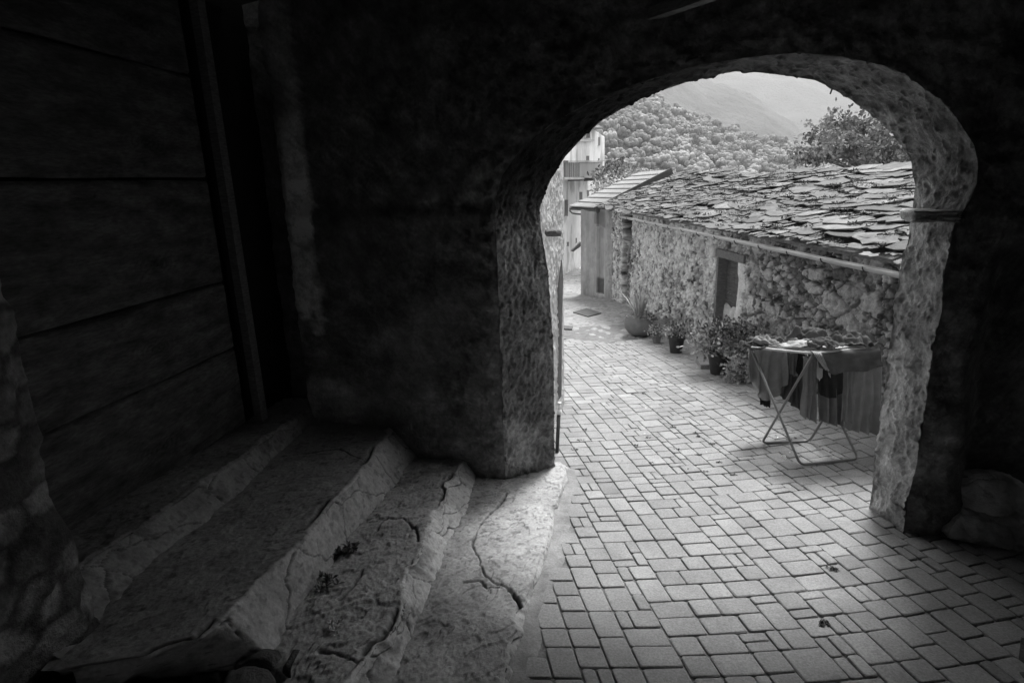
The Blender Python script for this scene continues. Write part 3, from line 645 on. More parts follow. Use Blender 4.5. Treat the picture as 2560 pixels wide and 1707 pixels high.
# roof: thick split slabs laid in courses on a dark deck
UE, ZE, UR, ZR = 2.93, 1.03, 4.68, 1.655
def roof_pt(r, s, h=0.0):              # r 0 at the eave, 1 at the ridge
    sl = np.array([UR - UE, ZR - ZE]); L = np.hypot(*sl); nrm = np.array([-sl[1], sl[0]]) / L
    sag = -.03 * math.sin(math.pi * min(max((s - 3) / 9.6, 0), 1)) * (.3 + .7 * r) + .018 * math.sin(s * 1.7 + r * 2)
    return us(UE + sl[0] * r + nrm[0] * h, s, ZE + sl[1] * r + nrm[1] * h + sag)
def slab_roof():
    rnd = random.Random(5); mb = MB(); L = math.hypot(UR - UE, ZR - ZE); rows = 19
    verge = lambda r: 12.46 + .10 * r
    for k_ in range(rows):
        r0 = k_ / rows * .985; s = 2.7 + rnd.uniform(0, .2)
        while s < verge(r0) - .04:
            big = rnd.random() < .25
            w = rnd.uniform(.30, .60) if big else rnd.choice([rnd.uniform(.07, .16), rnd.uniform(.12, .30)]); w = min(w, verge(r0) - s)
            ln = (rnd.uniform(.20, .34) if big else rnd.uniform(.10, .20)) / L; jr = rnd.uniform(-.022, .022) - (.010 if k_ == 0 else 0)
            th = rnd.uniform(.005, .015); lift = .004 + rnd.uniform(0, .009) + (.008 if big else 0); ty = rnd.gauss(0, .006); tx = rnd.gauss(0, .005); sk = rnd.gauss(0, .10)
            n = rnd.randint(6, 10); ring = []; a0_ = rnd.uniform(0, 1)
            for i in range(n):
                a = 2 * math.pi * (i + a0_ + rnd.uniform(-.28, .28)) / n; cx, cy = math.cos(a), math.sin(a); q = max(abs(cx), abs(cy)); cx, cy = cx / q * .72 + cx * .28, cy / q * .72 + cy * .28
                m_ = rnd.uniform(.80, 1.06); ring.append((r0 + jr + ln * .5 + ln * .5 * cy * m_ + sk * cx * w * .5 / L, s + w * .5 + w * .55 * cx * m_, cy, cx))
            # chip every long side once more so that the outline is broken, not round
            rr = []
            for i in range(n):
                b_ = ring[(i + 1) % n]; a_ = ring[i]; rr.append(a_); t = rnd.uniform(.3, .7); g_ = rnd.uniform(-.010, .006)
                rr.append((a_[0] * (1 - t) + b_[0] * t + g_ * (a_[2] + b_[2]), a_[1] * (1 - t) + b_[1] * t + g_ * (a_[3] + b_[3]), (a_[2] + b_[2]) / 2, (a_[3] + b_[3]) / 2))
            ring = rr; n = len(ring)
            def hh(c_, x_, top): return lift + (.026 - .022 * (c_ + 1) * .5) + ty * c_ * .5 + tx * x_ * .7 + (th if top else 0)
            lo = [roof_pt(r, q, hh(c, x, False)) for r, q, c, x in ring]; hi = [roof_pt(r, q, hh(c, x, True)) + np.array([0, 0, rnd.uniform(-.003, .003)]) for r, q, c, x in ring]
            hi2 = [p * .9 + np.mean(hi, 0) * .1 + np.array([0, 0, rnd.uniform(0, .004)]) for p in hi]
            F = [(i, (i + 1) % n, n + (i + 1) % n, n + i) for i in range(n)] + [(n + i, n + (i + 1) % n, 2 * n + (i + 1) % n, 2 * n + i) for i in range(n)] + [tuple(2 * n + i for i in range(n))] + [tuple(range(n - 1, -1, -1))]
            g = rnd.choice([.4, .55, .65, .75, .8, .9, 1.0, 1.35]) * rnd.uniform(.9, 1.1)
            mb.add(lo + hi + hi2, F, [g * .6] * n + [g * .85] * n + [g * rnd.uniform(.8, 1.2) for _ in range(n)])
            s += w * rnd.uniform(.80, 1.10)
    # ridge slabs, thin and broken, bedded two deep
    for lay_ in (0, 1):
        s = 2.9
        while s < 12.5:
            w = rnd.uniform(.16, .55); a = roof_pt(1.0, s, -.014 + .018 * lay_); th = rnd.uniform(.010, .022)
            mb.box(a + LX * (-.17 + rnd.uniform(-.05, .04)) + np.array([0, 0, -.055 + rnd.uniform(-.010, .014)]), LX * rnd.uniform(.18, .26) + np.array([0, 0, .07]), LD * w * .96 + LX * rnd.uniform(-.05, .05) + np.array([0, 0, rnd.uniform(-.016, .016)]), np.array([-.008, 0, th]), rnd.uniform(.45, 1.0)); s += w * rnd.uniform(.9, 1.35 if lay_ else 1.02)
    return mb.build('roof', M['slate'], barn)
slab_roof()
def roof_deck():
    V = [roof_pt(.05, s, -.012) for s in (2.7, 12.6)] + [roof_pt(1.0, s, -.012) for s in (12.6, 2.7)]; W = [p - np.array([0, 0, .03]) for p in V]
    b2 = [us(UR + 1.8, s, 1.0) for s in (12.6, 2.7)]
    mb = MB(); mb.add(V + W, [(0, 1, 2, 3), (7, 6, 5, 4), (0, 4, 5, 1), (1, 5, 6, 2), (2, 6, 7, 3), (3, 7, 4, 0)]); mb.add([V[3], V[2], b2[0], b2[1]], [(0, 1, 2, 3)])
    return mb.build('roof_deck', M['timber'], barn)
roof_deck()
# moss and house-leeks between the slabs
def tuft_mesh(mb, c, r, n, rnd, ls=.02, c0=.6, c1=1.3, up=.5):
    for _ in range(n):
        d = np.array([rnd.gauss(0, 1), rnd.gauss(0, 1), abs(rnd.gauss(0, 1)) * up]); d /= np.linalg.norm(d) + 1e-6
        p = np.asarray(c) + d * np.asarray(r) * rnd.random() ** .4
        leaf(mb, p, d, ls * rnd.uniform(.6, 1.3), rnd, rnd.uniform(c0, c1))
def leaf(mb, p, d, L, rnd, c=1.0, wid=.5):
    d = np.asarray(d) + np.array([rnd.gauss(0, .5), rnd.gauss(0, .5), rnd.gauss(0, .5)]); d /= np.linalg.norm(d) + 1e-6
    a = np.cross(d, [rnd.gauss(0, 1), rnd.gauss(0, 1), rnd.gauss(0, 1)]); a /= np.linalg.norm(a) + 1e-6; nz = np.cross(d, a)
    w = L * wid
    V = [p, p + d * L * .35 + a * w * .5 + nz * L * .06, p + d * L * .75 + a * w * .4, p + d * L - nz * L * .1, p + d * L * .75 - a * w * .4, p + d * L * .35 - a * w * .5 + nz * L * .06]
    mb.add(V, [(0, 1, 2, 5), (5, 2, 3, 4)], c)
def moss():
    rnd = random.Random(9); mb = MB()
    for _ in range(230):
        s = rnd.uniform(3.4, 11.8); r = rnd.uniform(.02, .93); tuft_mesh(mb, roof_pt(r, s, .046), (rnd.uniform(.03, .08), rnd.uniform(.05, .16), .030), 44, rnd, .020, .12, .5)
    return mb.build('roof_moss', M['leaf'], barn)
moss()
# gutter with brackets
def gutter(parent, pts, r=.036, name='gutter', m='galv'):
    mb = MB(); V = []; n = 9
    for p in pts:
        for k_ in range(n):
            a = math.pi + math.pi * k_ / (n - 1); V.append(np.asarray(p) + LX * r * math.cos(a) + np.array([0, 0, r * math.sin(a)]))
        for k_ in range(n):
            a = 2 * math.pi - math.pi * k_ / (n - 1); V.append(np.asarray(p) + LX * (r - .005) * math.cos(a) + np.array([0, 0, (r - .005) * math.sin(a)]))
    k = 2 * n; F = [(i * k + j, i * k + (j + 1) % k, (i + 1) * k + (j + 1) % k, (i + 1) * k + j) for i in range(len(pts) - 1) for j in range(k)]
    F += [tuple(range(n)), tuple((len(pts) - 1) * k + j for j in range(n - 1, -1, -1))]
    mb.add(V, F); return mb.build(name, M[m], parent)
gu = gutter(barn, [us(2.905, s, .978) for s in np.linspace(2.8, 10.45, 30)])
br = None
for i in range(15):
    s = 3.42 + i * .50; mb = MB(); c = us(2.905, s, .978)
    mb.tube([c + LX * (.040 * math.cos(a)) + np.array([0, 0, .040 * math.sin(a)]) for a in np.linspace(math.pi, 2 * math.pi, 8)], .0045, 5); mb.build('bracket', M['iron'], gu)

# ================================================================== ANNEX WITH THE SHEET METAL ROOF
a0, a1 = us(3.2, 12.24), us(2.77, 13.18); ad = (a1 - a0) / np.linalg.norm(a1 - a0); an = np.array([-ad[1], ad[0], 0])
if an @ np.array([0, -1, 0]) < 0: an = -an
annex = thing('plaster_annex', 'plastered annex with a ribbed sheet metal roof at the barn end', 'annex', (a0 + a1) / 2 + np.array([0, 0, -.93]))
def annex_wall():
    L = np.linalg.norm(a1 - a0); n, k = 130, 200; t = np.linspace(-.08, L, n); z = np.linspace(-1.25, .99, k); T, Z = np.meshgrid(t, z, indexing='ij')
    def tpx(px, py=640):
        v = ray(px, py); tt = ((a0 - EYEP) @ an) / (v @ an); p = EYEP + tt * v; return (p - a0) @ ad
    tl, tr = tpx(1491), tpx(1510); lo, hi = min(tl, tr), max(tl, tr)
    ins = sstep(lo - .012, lo + .012, T) * sstep(hi + .012, hi - .012, T) * sstep(-.85, -.83, Z)
    cap = sstep(.62, .66, Z + .04 * np.sin(T * 9)) * sstep(lo - .06, lo - .02, T) * sstep(hi + .10, hi + .06, T)
    P = a0 + T[..., None] * ad; P = P + np.stack([0 * T, 0 * T, Z], -1)
    st = sstep(.16, .1, T)             # bare stones next to the barn
    P = P + an * (-.05 * ins + .012 * fbm(P, 8, 4, 601) + .02 * st * fbm(P, 16, 3, 602))[..., None]
    streak = fbm(np.stack([T * 6, Z * .7, 0 * T], -1), 1.5, 4, 603)
    sh = .62 + .22 * streak + .12 * fbm(P, 9, 4, 604); edge = np.exp(-((T - lo) / .02) ** 2) + np.exp(-((T - hi) / .02) ** 2)
    sh = sh + .45 * edge * (Z < .62) * (Z > -.85); sh = sh * (1 - .35 * cap * sstep(.98, .9, Z)) * (1 - .12 * ins)
    low = sstep(-.45, -.52, Z) * sstep(-.86, -.8, Z) * ins; sh = sh * (1 - .72 * low)
    mb = MB(); mb.grid(P, np.clip(sh, .08, 1.5), False)
    c = a1 + np.array([0, 0, 0]); b = us(3.9, 14.2)
    z0, z1 = np.array([0, 0, -1.4]), np.array([0, 0, .99]); mb.add([c + z0, b + z0, b + z1, c + z1], [(0, 1, 2, 3)], .8)
    return mb.build('wall', M['plaster'], annex, True)
annex_wall()
e0 = plane_pt(1486, 521, 12.66); e1 = plane_pt(1424, 517, 13.6); r0 = along_pt(1673, 425, 4.62); r1 = plane_pt(1597, 432, 14.3)
def annex_roof():
    mb = MB(); n, k = 10, 60
    up = np.cross(e1 - e0, r0 - e0); up = up / np.linalg.norm(up); up = up if up[2] > 0 else -up
    def Q(a, b): return (e0 * (1 - b) + e1 * b) * (1 - a) + (r0 * (1 - b) + r1 * b) * a
    for i in range(8):                 # one sheet course after another, each lapping the one below
        a, b = i / 8, (i + 1) / 8 + .008
        P = np.zeros((4, k, 3))
        for j, t in enumerate(np.linspace(0, 1, k)):
            w = .006 * math.cos(t * 2 * math.pi * 14)
            P[0, j] = Q(a, t) - up * .004; P[1, j] = Q(a, t) + up * (.022 + w); P[2, j] = Q(a + .01, t) + up * (.024 + w); P[3, j] = Q(b, t) + up * (.004 + w)
        mb.grid(P)
    mb.add([Q(0, 0) - up * .03, Q(0, 1) - up * .03, Q(1, 1) - up * .03, Q(1, 0) - up * .03], [(3, 2, 1, 0)])
    o = mb.build('roof', M['metal'], annex)
    mb = MB(); d = r0 - e0; mb.box(e0 - up * .12 + (e0 - e1) / np.linalg.norm(e0 - e1) * .01, d * 1.02, up * .15, (e0 - e1) / np.linalg.norm(e0 - e1) * .03); mb.build('verge_board', M['iron2'], annex)
    mb = MB(); m_ = e0 - up * .06; mb.box(m_ - up * .02 + (e1 - e0) * 0, (e1 - e0), (r0 - e0) * .02, up * .05); mb.build('eave_board', M['iron2'], annex)
    q = e1 + np.array([0, 0, -.05]); h = [at_depth(px, py, q) for px, py in ((1425, 520), (1425, 528), (1430, 533), (1440, 535), (1452, 536))]
    mb = MB(); mb.tube(h, .018, 8); mb.build('downpipe', M['iron2'], annex, True)
M['iron2'] = mat('weathered_iron', .10, var=.2, bump=.2, rough=.7)
annex_roof()
# rod leaning by the annex corner
mb = MB(); c = lane_pt(1458, 725); mb.tube([c, at_depth(1457, 680, c)], .012, 6); o = mb.build('iron_rod', M['iron'], origin=c); tag(o, 'thin dark iron rod upright against the annex corner', 'rod')

# ================================================================== TALL HOUSE DOWN THE LANE
SH_ = 22.0
HA, HB = plane_pt(1405, 600, 17.5), plane_pt(1508, 600, 24.0)
HD = (HB - HA) * np.array([1, 1, 0]); HD /= np.linalg.norm(HD); HN = np.array([HD[1], -HD[0], 0])
def hp(px, py, d=0.0):
    v = ray(px, py); t = ((HA - HN * d - EYEP) @ HN) / (v @ HN); return EYEP + v * t
hb = hp(1460, 640); house = thing('tall_house', 'tall pale plastered house with a balcony down the lane', 'house', hb)
def house_wall():
    n, k = 160, 240; xs = np.linspace(1384, 1508.5, n); A = np.array([hp(x, 640) for x in xs]); z = np.linspace(-2.6, hp(1480, 322)[2], k)
    P = np.repeat(A[:, None, :], k, 1); P[..., 2] = z[None, :]
    top = np.array([hp(x, 322 + (x - 1480) * .7)[2] for x in xs]); P[..., 2] = np.minimum(P[..., 2], top[:, None])
    Q = np.stack([P[..., 0] * 1.5, P[..., 1], P[..., 2] * .5], -1); sh = .95 + .25 * fbm(Q, 1.2, 5, 701) + .1 * fbm(P, 6, 3, 702)
    stain = sstep(.15, .4, fbm(Q, 2.6, 4, 703)); sh = sh - .3 * stain; low = sstep(-1.0, -1.35, P[..., 2] + .2 * fbm(P, 3, 2, 4))
    f1, f2, cid = voronoi(P[..., 0] / .22, P[..., 2] / .16, 71); sh = sh * (1 - low) + low * (.55 + .5 * cid) * (.7 + .3 * sstep(.05, .2, f2 - f1))
    mb = MB(); mb.grid(P, np.clip(sh, .3, 1.4), False); e = P[-1]; mb.grid(np.stack([e, e - HN * 7], 0), .9, False)
    tp = np.stack([P[:, -1], P[:, -1] - HN * 7], 0); mb.grid(tp, .6, True)
    return mb.build('wall', M['white_plaster'], house, True)
house_wall()
def house_box(name, x0, y0, x1, y1, d0, d1, m, parent=None, c=1.0):
    a, b, c_, e = hp(x0, y1, -d0), hp(x1, y1, -d0), hp(x1, y0, -d0), hp(x0, y0, -d0); back = -HN * (d0 - d1)
    mb = MB(); V = [a, b, c_, e] + [p + back for p in (a, b, c_, e)]
    mb.add(V, [(0, 1, 2, 3), (7, 6, 5, 4), (0, 4, 5, 1), (1, 5, 6, 2), (2, 6, 7, 3), (3, 7, 4, 0)], c); return mb.build(name, m, parent or house)
house_box('cornice', 1450, 349, 1486, 354, .12, -.1, M['plaster']); house_box('roof', 1476, 319, 1510, 323, .3, -3, M['slate'])
for b in ((1467, 326, 1475, 345), (1496.5, 343, 1500.5, 364), (1466.5, 390, 1473, 401), (1496, 396, 1499, 401), (1449.5, 480, 1456, 499), (1468, 475.5, 1473, 491), (1496, 471, 1499, 478), (1412.5, 500, 1420, 540), (1418, 605, 1422.5, 615), (1440, 595, 1442.5, 607)):
    w = house_box('window', *b, .012, -.12, M['shutter_grey'] if 'shutter_grey' in M else M.setdefault('shutter_grey', mat('shutter_grey', .16, var=.2, bump=.1)))
    x0, y0, x1, y1 = b; house_box('sill', x0 - .8, y1, x1 + .8, y1 + 1.0, .03, -.05, M['plaster'], w)
bal = house_box('balcony', 1412, 443, 1461, 449, .5, -.1, M['plaster'], None, .8); house_box('slab', 1461, 441, 1506.5, 444.5, .5, -.1, M['plaster'], bal, .9)
for x in np.linspace(1416, 1448, 8): house_box('baluster', x, 407, x + 1.8, 443, .49, .46, M['plaster'], bal, .42)
house_box('rail', 1412, 404.5, 1506.5, 406.5, .5, .45, M['plaster'], bal, .6); house_box('corner_post', 1414, 402, 1420.5, 444, .5, .44, M['plaster'], bal, .3)
house_box('mesh_panel', 1450, 406, 1505.5, 441, .49, .46, M['plaster'], bal, .72)
house_box('clothes_line', 1412, 401.8, 1512, 402.4, .52, .50, M['iron'], bal)
for x in (1456, 1492): house_box('bracket', x, 444, x + 3, 452, .45, -.05, M['iron2'], bal)
# small canopy on the lane side of the annex
q = plane_pt(1452, 608, 13.9); mb = MB(); A = [at_depth(px, py, q) for px, py in ((1428, 628), (1452, 605), (1452, 616), (1433, 630))]; mb.add(A + [p + LD * .12 for p in A], [(0, 1, 2, 3), (7, 6, 5, 4), (0, 4, 5, 1), (1, 5, 6, 2), (2, 6, 7, 3), (3, 7, 4, 0)])
o = mb.build('canopy', M['iron2'], origin=A[1]); tag(o, 'small dark sloping canopy behind the annex corner', 'canopy')
# dark gate post at the house foot, and the curved kerb of the lane
q = plane_pt(1410, 672, 19.5); mb = MB(); A = [at_depth(px, py, q) for px, py in ((1407, 603), (1412.5, 603), (1412.5, 673), (1406, 673))]; mb.add(A + [p + LD * .15 for p in A], [(3, 2, 1, 0), (4, 5, 6, 7), (0, 1, 5, 4), (1, 2, 6, 5), (2, 3, 7, 6), (3, 0, 4, 7)])
o = mb.build('gate_post', M['iron2'], origin=A[3]); tag(o, 'narrow dark gate post at the left edge of the lane', 'post')
def plate(name, pxs, up, th, m, label, cat):
    A = [lane_pt(*q, up) for q in pxs]; n = len(A); mb = MB(); mb.add([p - np.array([0, 0, th]) for p in A] + A, [tuple(range(n, 2 * n)), tuple(range(n - 1, -1, -1))] + [(i, (i + 1) % n, n + (i + 1) % n, n + i) for i in range(n)])
    o = mb.build(name, m, origin=A[0]); tag(o, label, cat); return o
plate('drain_cover', [(1433, 779.5), (1470, 790.5), (1503, 781.5), (1466, 770)], .008, .04, M['iron2'], 'dark square metal cover set in the lane', 'drain cover')
plate('drain_grate', [(1404, 813), (1404, 821), (1430, 822), (1432, 815)], .012, .04, M['stone'], 'small grey grating at the left edge of the lane', 'drain grate')
plate('stone_slab', [(1738, 892), (1752, 882), (1768, 884), (1774, 900), (1776, 912), (1752, 912)], .05, .06, M['cement'], 'flat pale stone lying beside the big planter', 'stone')

# ================================================================== PLANTS AND POTS
def pot(name_label, base, r0, r1, h, m, rim=.012):
    t = thing('potted_plant', name_label, 'potted plant', base)
    mb = MB(); mb.lathe([(0, 0), (r0, 0), (r0 + (r1 - r0) * .9, h * .84), (r1, h * .84), (r1 + rim * .6, h * .86), (r1 + rim * .6, h), (r1 - .008, h), (r1 - .012, h * .88), (0, h * .86)], base, 28); mb.build('pot', m, t, False)
    return t
def foliage(parent, blobs, ls, seed, name='foliage', c0=.6, c1=1.4, stems=None, flowers=0):
    rnd = random.Random(seed); mb = MB(); ls = ls * 1.35; blobs = [(c, r, int(n * .62)) for c, r, n in blobs]
    for c, r, n in blobs:
        c = np.asarray(c); k = max(3, n // 14)
        for _ in range(k):
            d = np.array([rnd.gauss(0, 1), rnd.gauss(0, 1), rnd.gauss(0, .9)]); d /= np.linalg.norm(d) + 1e-6; p = c + d * np.asarray(r) * rnd.uniform(.35, 1.0); cs = rnd.uniform(c0 * .5, c1 * 1.15)
            for _ in range(14):
                q = p + np.array([rnd.gauss(0, 1), rnd.gauss(0, 1), rnd.gauss(0, .8)]) * ls * 1.1
                leaf(mb, q, d + np.array([0, 0, .3]), ls * rnd.uniform(.6, 1.35), rnd, cs * rnd.uniform(.75, 1.3), .6)
    o = mb.build(name, M['leaf'], parent)
    if stems is not None:
        mb = MB()
        for c, r, n in blobs:
            for _ in range(4):
                q = np.asarray(c) + np.array([rnd.gauss(0, .5), rnd.gauss(0, .5), rnd.gauss(0, .4)]) * np.asarray(r); a = np.asarray(stems); m_ = (a + q) / 2 + np.array([rnd.gauss(0, .02), rnd.gauss(0, .02), .02])
                mb.tube([a, m_, q], [.006, .004, .002], 5)
        mb.build('stems', M['timber'], parent)
    for _ in range(flowers):
        c, r, n = rnd.choice(blobs); d = np.array([rnd.gauss(0, 1), rnd.gauss(0, 1), abs(rnd.gauss(0, 1)) + .2]); d /= np.linalg.norm(d); p = np.asarray(c) + d * np.asarray(r); mb = MB()
        for _ in range(5): leaf(mb, p, d, ls * .5, rnd, 1, .9)
        mb.build('flower', M['cloth_pale'], parent)
    return o
# wide bowl with sword leaves
bc = us(2.57, 8.02, gz(*us(2.57, 8.02)[:2])); t = thing('potted_plant', 'tall sword leaved plant in a wide round bowl planter', 'potted plant', bc)
mb = MB(); SCB = .90
mb.lathe([(r * SCB, z * SCB * 1.18) for r, z in [(0, 0), (.12, 0), (.20, .035), (.255, .10), (.272, .17), (.262, .22), (.235, .255), (.245, .27), (.23, .27), (.21, .24), (0, .23)]], bc, 32); mb.build('bowl', M['pot'], t, True)
def blades():
    rnd = random.Random(3); mb = MB()
    for _ in range(64):
        a = rnd.uniform(0, 2 * math.pi); lean = abs(rnd.gauss(0, .30)); L = rnd.uniform(.26, .50); b = bc + np.array([-.04, 0, .26]) + np.array([math.cos(a), math.sin(a), 0]) * rnd.uniform(0, .05)
        d = np.array([math.cos(a) * lean, math.sin(a) * lean, 1]); d /= np.linalg.norm(d); s = np.array([-math.sin(a), math.cos(a), 0]) * rnd.uniform(.008, .013); V = []
        for k_ in range(6):
            q = k_ / 5; p = b + d * L * q + np.array([math.cos(a), math.sin(a), -.5]) * lean * L * .5 * q * q; w = s * (1 - q ** 2.2) + s * .04; V += [p - w, p + w]
        mb.add(V, [(2 * i, 2 * i + 1, 2 * i + 3, 2 * i + 2) for i in range(5)], rnd.uniform(.7, 1.6))
    mb.build('sword_leaves', M['leaf'], t)
blades()
foliage(t, [(bc + np.array([.02, -.05, .30]), (.19, .17, .04), 420)], .022, 21, 'trailing_leaves', .4, 1.0, None, 6)
mb = MB(); rnd = random.Random(2)
for i in range(7):
    a = bc + np.array([.06 + .01 * i, -.28, .17 + .016 * i]); mb.tube([a, a + np.array([.26 + rnd.uniform(-.03, .03), .02, .035])], .007, 6)
o = mb.build('stick_bundle', M['cement'], origin=bc + np.array([.1, -.2, .2])); tag(o, 'small bundle of pale sticks leaning on the round bowl planter', 'sticks')
p1 = us(2.60, 7.42, gz(*us(2.6, 7.42)[:2])); t = pot('small leafy plant in a little grey pot, smallest of the row', p1, .045, .062, .105, M['pot'])
foliage(t, [(p1 + np.array([0, 0, .17]), (.10, .10, .06), 520)], .022, 31, 'foliage', .5, 1.3, p1 + np.array([0, 0, .1]), 9)
p2 = us(2.635, 6.80, gz(*us(2.635, 6.8)[:2])); t = pot('bushy plant in a black tapering pot beside the large shrub', p2, .07, .10, .21, M['potdark'])
foliage(t, [(p2 + np.array([0, 0, .27]), (.115, .11, .06), 520)], .024, 32, 'foliage', .4, 1.2, p2 + np.array([0, 0, .2]), 8)
p3 = us(2.70, 5.72, gz(*us(2.7, 5.72)[:2])); t = pot('large spreading flowering shrub in a dark planter by the barn door', p3, .085, .125, .24, M['potdark'])
foliage(t, [(p3 + np.array([-.10, .0, .34]), (.21, .17, .11), 1300), (p3 + np.array([.10, .03, .36]), (.20, .18, .12), 1100), (p3 + np.array([.02, -.08, .27]), (.16, .14, .07), 500), (p3 + np.array([.0, .05, .52]), (.24, .12, .05), 300), (p3 + np.array([.30, .10, .48]), (.22, .12, .08), 300), (p3 + np.array([.42, .12, .36]), (.14, .12, .12), 300)], .030, 33, 'foliage', .4, 1.5, p3 + np.array([0, 0, .22]), 36)
p4 = us(2.74, 5.36, gz(*us(2.74, 5.36)[:2])); t = thing('shrub', 'low round leafy shrub on the ground left of the drying rack', 'shrub', p4)
foliage(t, [(p4 + np.array([.0, 0, .12]), (.15, .13, .085), 1100)], .024, 34, 'foliage', .5, 1.5, p4, 10)

# weeds
def weed(loc, r, n, ls, label, seed, group=None, c0=.5, c1=1.2):
    rnd = random.Random(seed); mb = MB()
    for _ in range(8):
        q = loc + np.array([rnd.gauss(0, .5) * r[0], rnd.gauss(0, .5) * r[1], 0])
        for _ in range(max(5, n // 6)):
            a = rnd.uniform(0, 6.283); e = rnd.uniform(.15, 1.1); L = ls * rnd.uniform(.7, 1.5); d = np.array([math.cos(a) * math.cos(e), math.sin(a) * math.cos(e), math.sin(e)])
            sd = np.array([-math.sin(a), math.cos(a), 0]) * L * rnd.uniform(.10, .24); t1 = q + d * L * .55; t2 = q + d * L + np.array([0, 0, -.25 * L * math.cos(e)])
            mb.add([q, t1 - sd, t2, t1 + sd], [(0, 1, 2, 3)], rnd.uniform(c0, c1))
    o = mb.build('weed', M['leaf'], origin=loc); tag(o, label, 'weed', group); return o
def step_pt(px, py, H): return lane_pt(px, py, H)
weed(step_pt(850, 1385, H2 + .01), (.085, .055, .05), 170, .034, 'dark weed clump growing in the corner of the second step', 1, None, .2, 1.1)
weed(step_pt(806, 1455, H2 + .01), (.06, .05, .035), 90, .026, 'straggling dark weed lower down along the same riser', 2, None, .2, 1.1)
weed(step_pt(828, 1568, H2 + .008), (.04, .04, .016), 60, .018, 'small pale leafed weed low on the second step', 3, None, 1.6, 2.6)
weed(lane_pt(2085, 1422), (.026, .018, .016), 110, .010, 'dark weed tuft between pavers nearest the right arch foot', 4, None, .15, .5)
weed(lane_pt(2058, 1557), (.030, .020, .014), 110, .010, 'dark weed tuft between pavers in the shade of the passage', 5, None, .15, .5)
WG = [(1462, 1074), (1450, 1100), (1620, 1094), (1590, 1114), (1692, 1124), (1746, 1138), (1684, 1068), (1740, 1082), (1748, 1092), (1587, 943), (1580, 986), (1796, 1156), (1766, 1180), (1830, 1186), (1720, 1174), (1435, 1124), (1528, 915), (1610, 984), (1630, 1158), (1780, 1110)]
for i, (px, py) in enumerate(WG):
    weed(lane_pt(px, py), (.022, .016, .011), 60, .009, 'small weed tuft growing in a paving joint outside the arch', 10 + i, 'weed tufts in the sunlit paving joints', .12, .4)
def leaf_litter():
    rnd = random.Random(4)
    for i in range(46):
        px, py = rnd.uniform(1420, 1950), rnd.uniform(800, 1180)
        if i < 10: px, py = rnd.uniform(1940, 2060), rnd.uniform(1090, 1130)
        p = lane_pt(px, py, .004); mb = MB(); leaf(mb, np.zeros(3), (rnd.gauss(0, 1), rnd.gauss(0, 1), .1), rnd.uniform(.014, .028), rnd, rnd.choice([.3, .5, 1.5, 3.2]), .6)
        mb.v = [(v[0], v[1], abs(v[2]) * .4) for v in mb.v]; o = mb.build('fallen_leaf', M['leaf']); o.location = tuple(p); tag(o, 'tiny dry leaf lying on the paving outside the arch', 'leaf', 'dry leaves scattered on the paving')
leaf_litter()
pl = lane_pt(2138 - 172, 1146, .006); mb = MB(); rnd = random.Random(1); leaf(mb, pl, (-1, .2, .1), .04, rnd, 4.5, .8); mb.tube([pl, pl + np.array([.06, .01, .006])], .002, 5); o = mb.build('fallen_leaf', M['leaf'], origin=pl); tag(o, 'pale curled leaf with a stalk under the drying rack', 'leaf')

# ================================================================== DRYING RACK AND LAUNDRY
FA, FB, FA2, FB2 = lane_pt(1904, 1110), lane_pt(2000, 1165), lane_pt(2024, 1105), lane_pt(2146, 1150)
TA, TB = level_pt(2034, 884, .52), level_pt(1877, 868, .47)
SV = us(0.40, 0.05) * 1.0
TA2, TB2 = TA + SV * .98, TB + SV * .98
rack = thing('drying_rack', 'folding metal clothes drying rack on crossed legs beyond the arch', 'drying rack', (FA + FB2) / 2)
def bend(pts, r=.045, n=5):
    out = [pts[0]]
    for a, b, c in zip(pts[:-2], pts[1:-1], pts[2:]):
        u = (a - b) / np.linalg.norm(a - b); v = (c - b) / np.linalg.norm(c - b)
        for t in np.linspace(0, 1, n): out.append((b + u * r) * (1 - t) ** 2 + 2 * t * (1 - t) * b + (b + v * r) * t * t)
    return out + [pts[-1]]
UPZ = np.array([0, 0, .009])
mb = MB(); mb.tube(bend([TA, FA + UPZ, FA2 + UPZ, TA2]), .0085, 10); mb.build('leg', M['galv2'] if 'galv2' in M else M.setdefault('galv2', mat('rack_tube', .22, var=.1, bump=0, rough=.35, metal=.35, spec=.5)), rack, True)
mb = MB(); mb.tube(bend([TB, FB + UPZ, FB2 + UPZ, TB2]), .0085, 10); mb.build('leg', M['galv2'], rack, True)
mb = MB(); mb.tube(bend([TA, TB, TB2, TA2, TA + (TB - TA) * .01], .02), .008, 8); mb.build('top_frame', M['white2'] if 'white2' in M else M.setdefault('white2', mat('rack_rail', .6, var=.05, bump=0, rough=.4)), rack, True)
for i in range(1, 9):
    a = TB + (TA - TB) * i / 9; mb = MB(); mb.tube([a, a + SV * .98], .0028, 6); mb.build('rod', M['white2'], rack, True)
C6 = lambda x, y: (1800 + .287 * x, 800 + .287 * y)
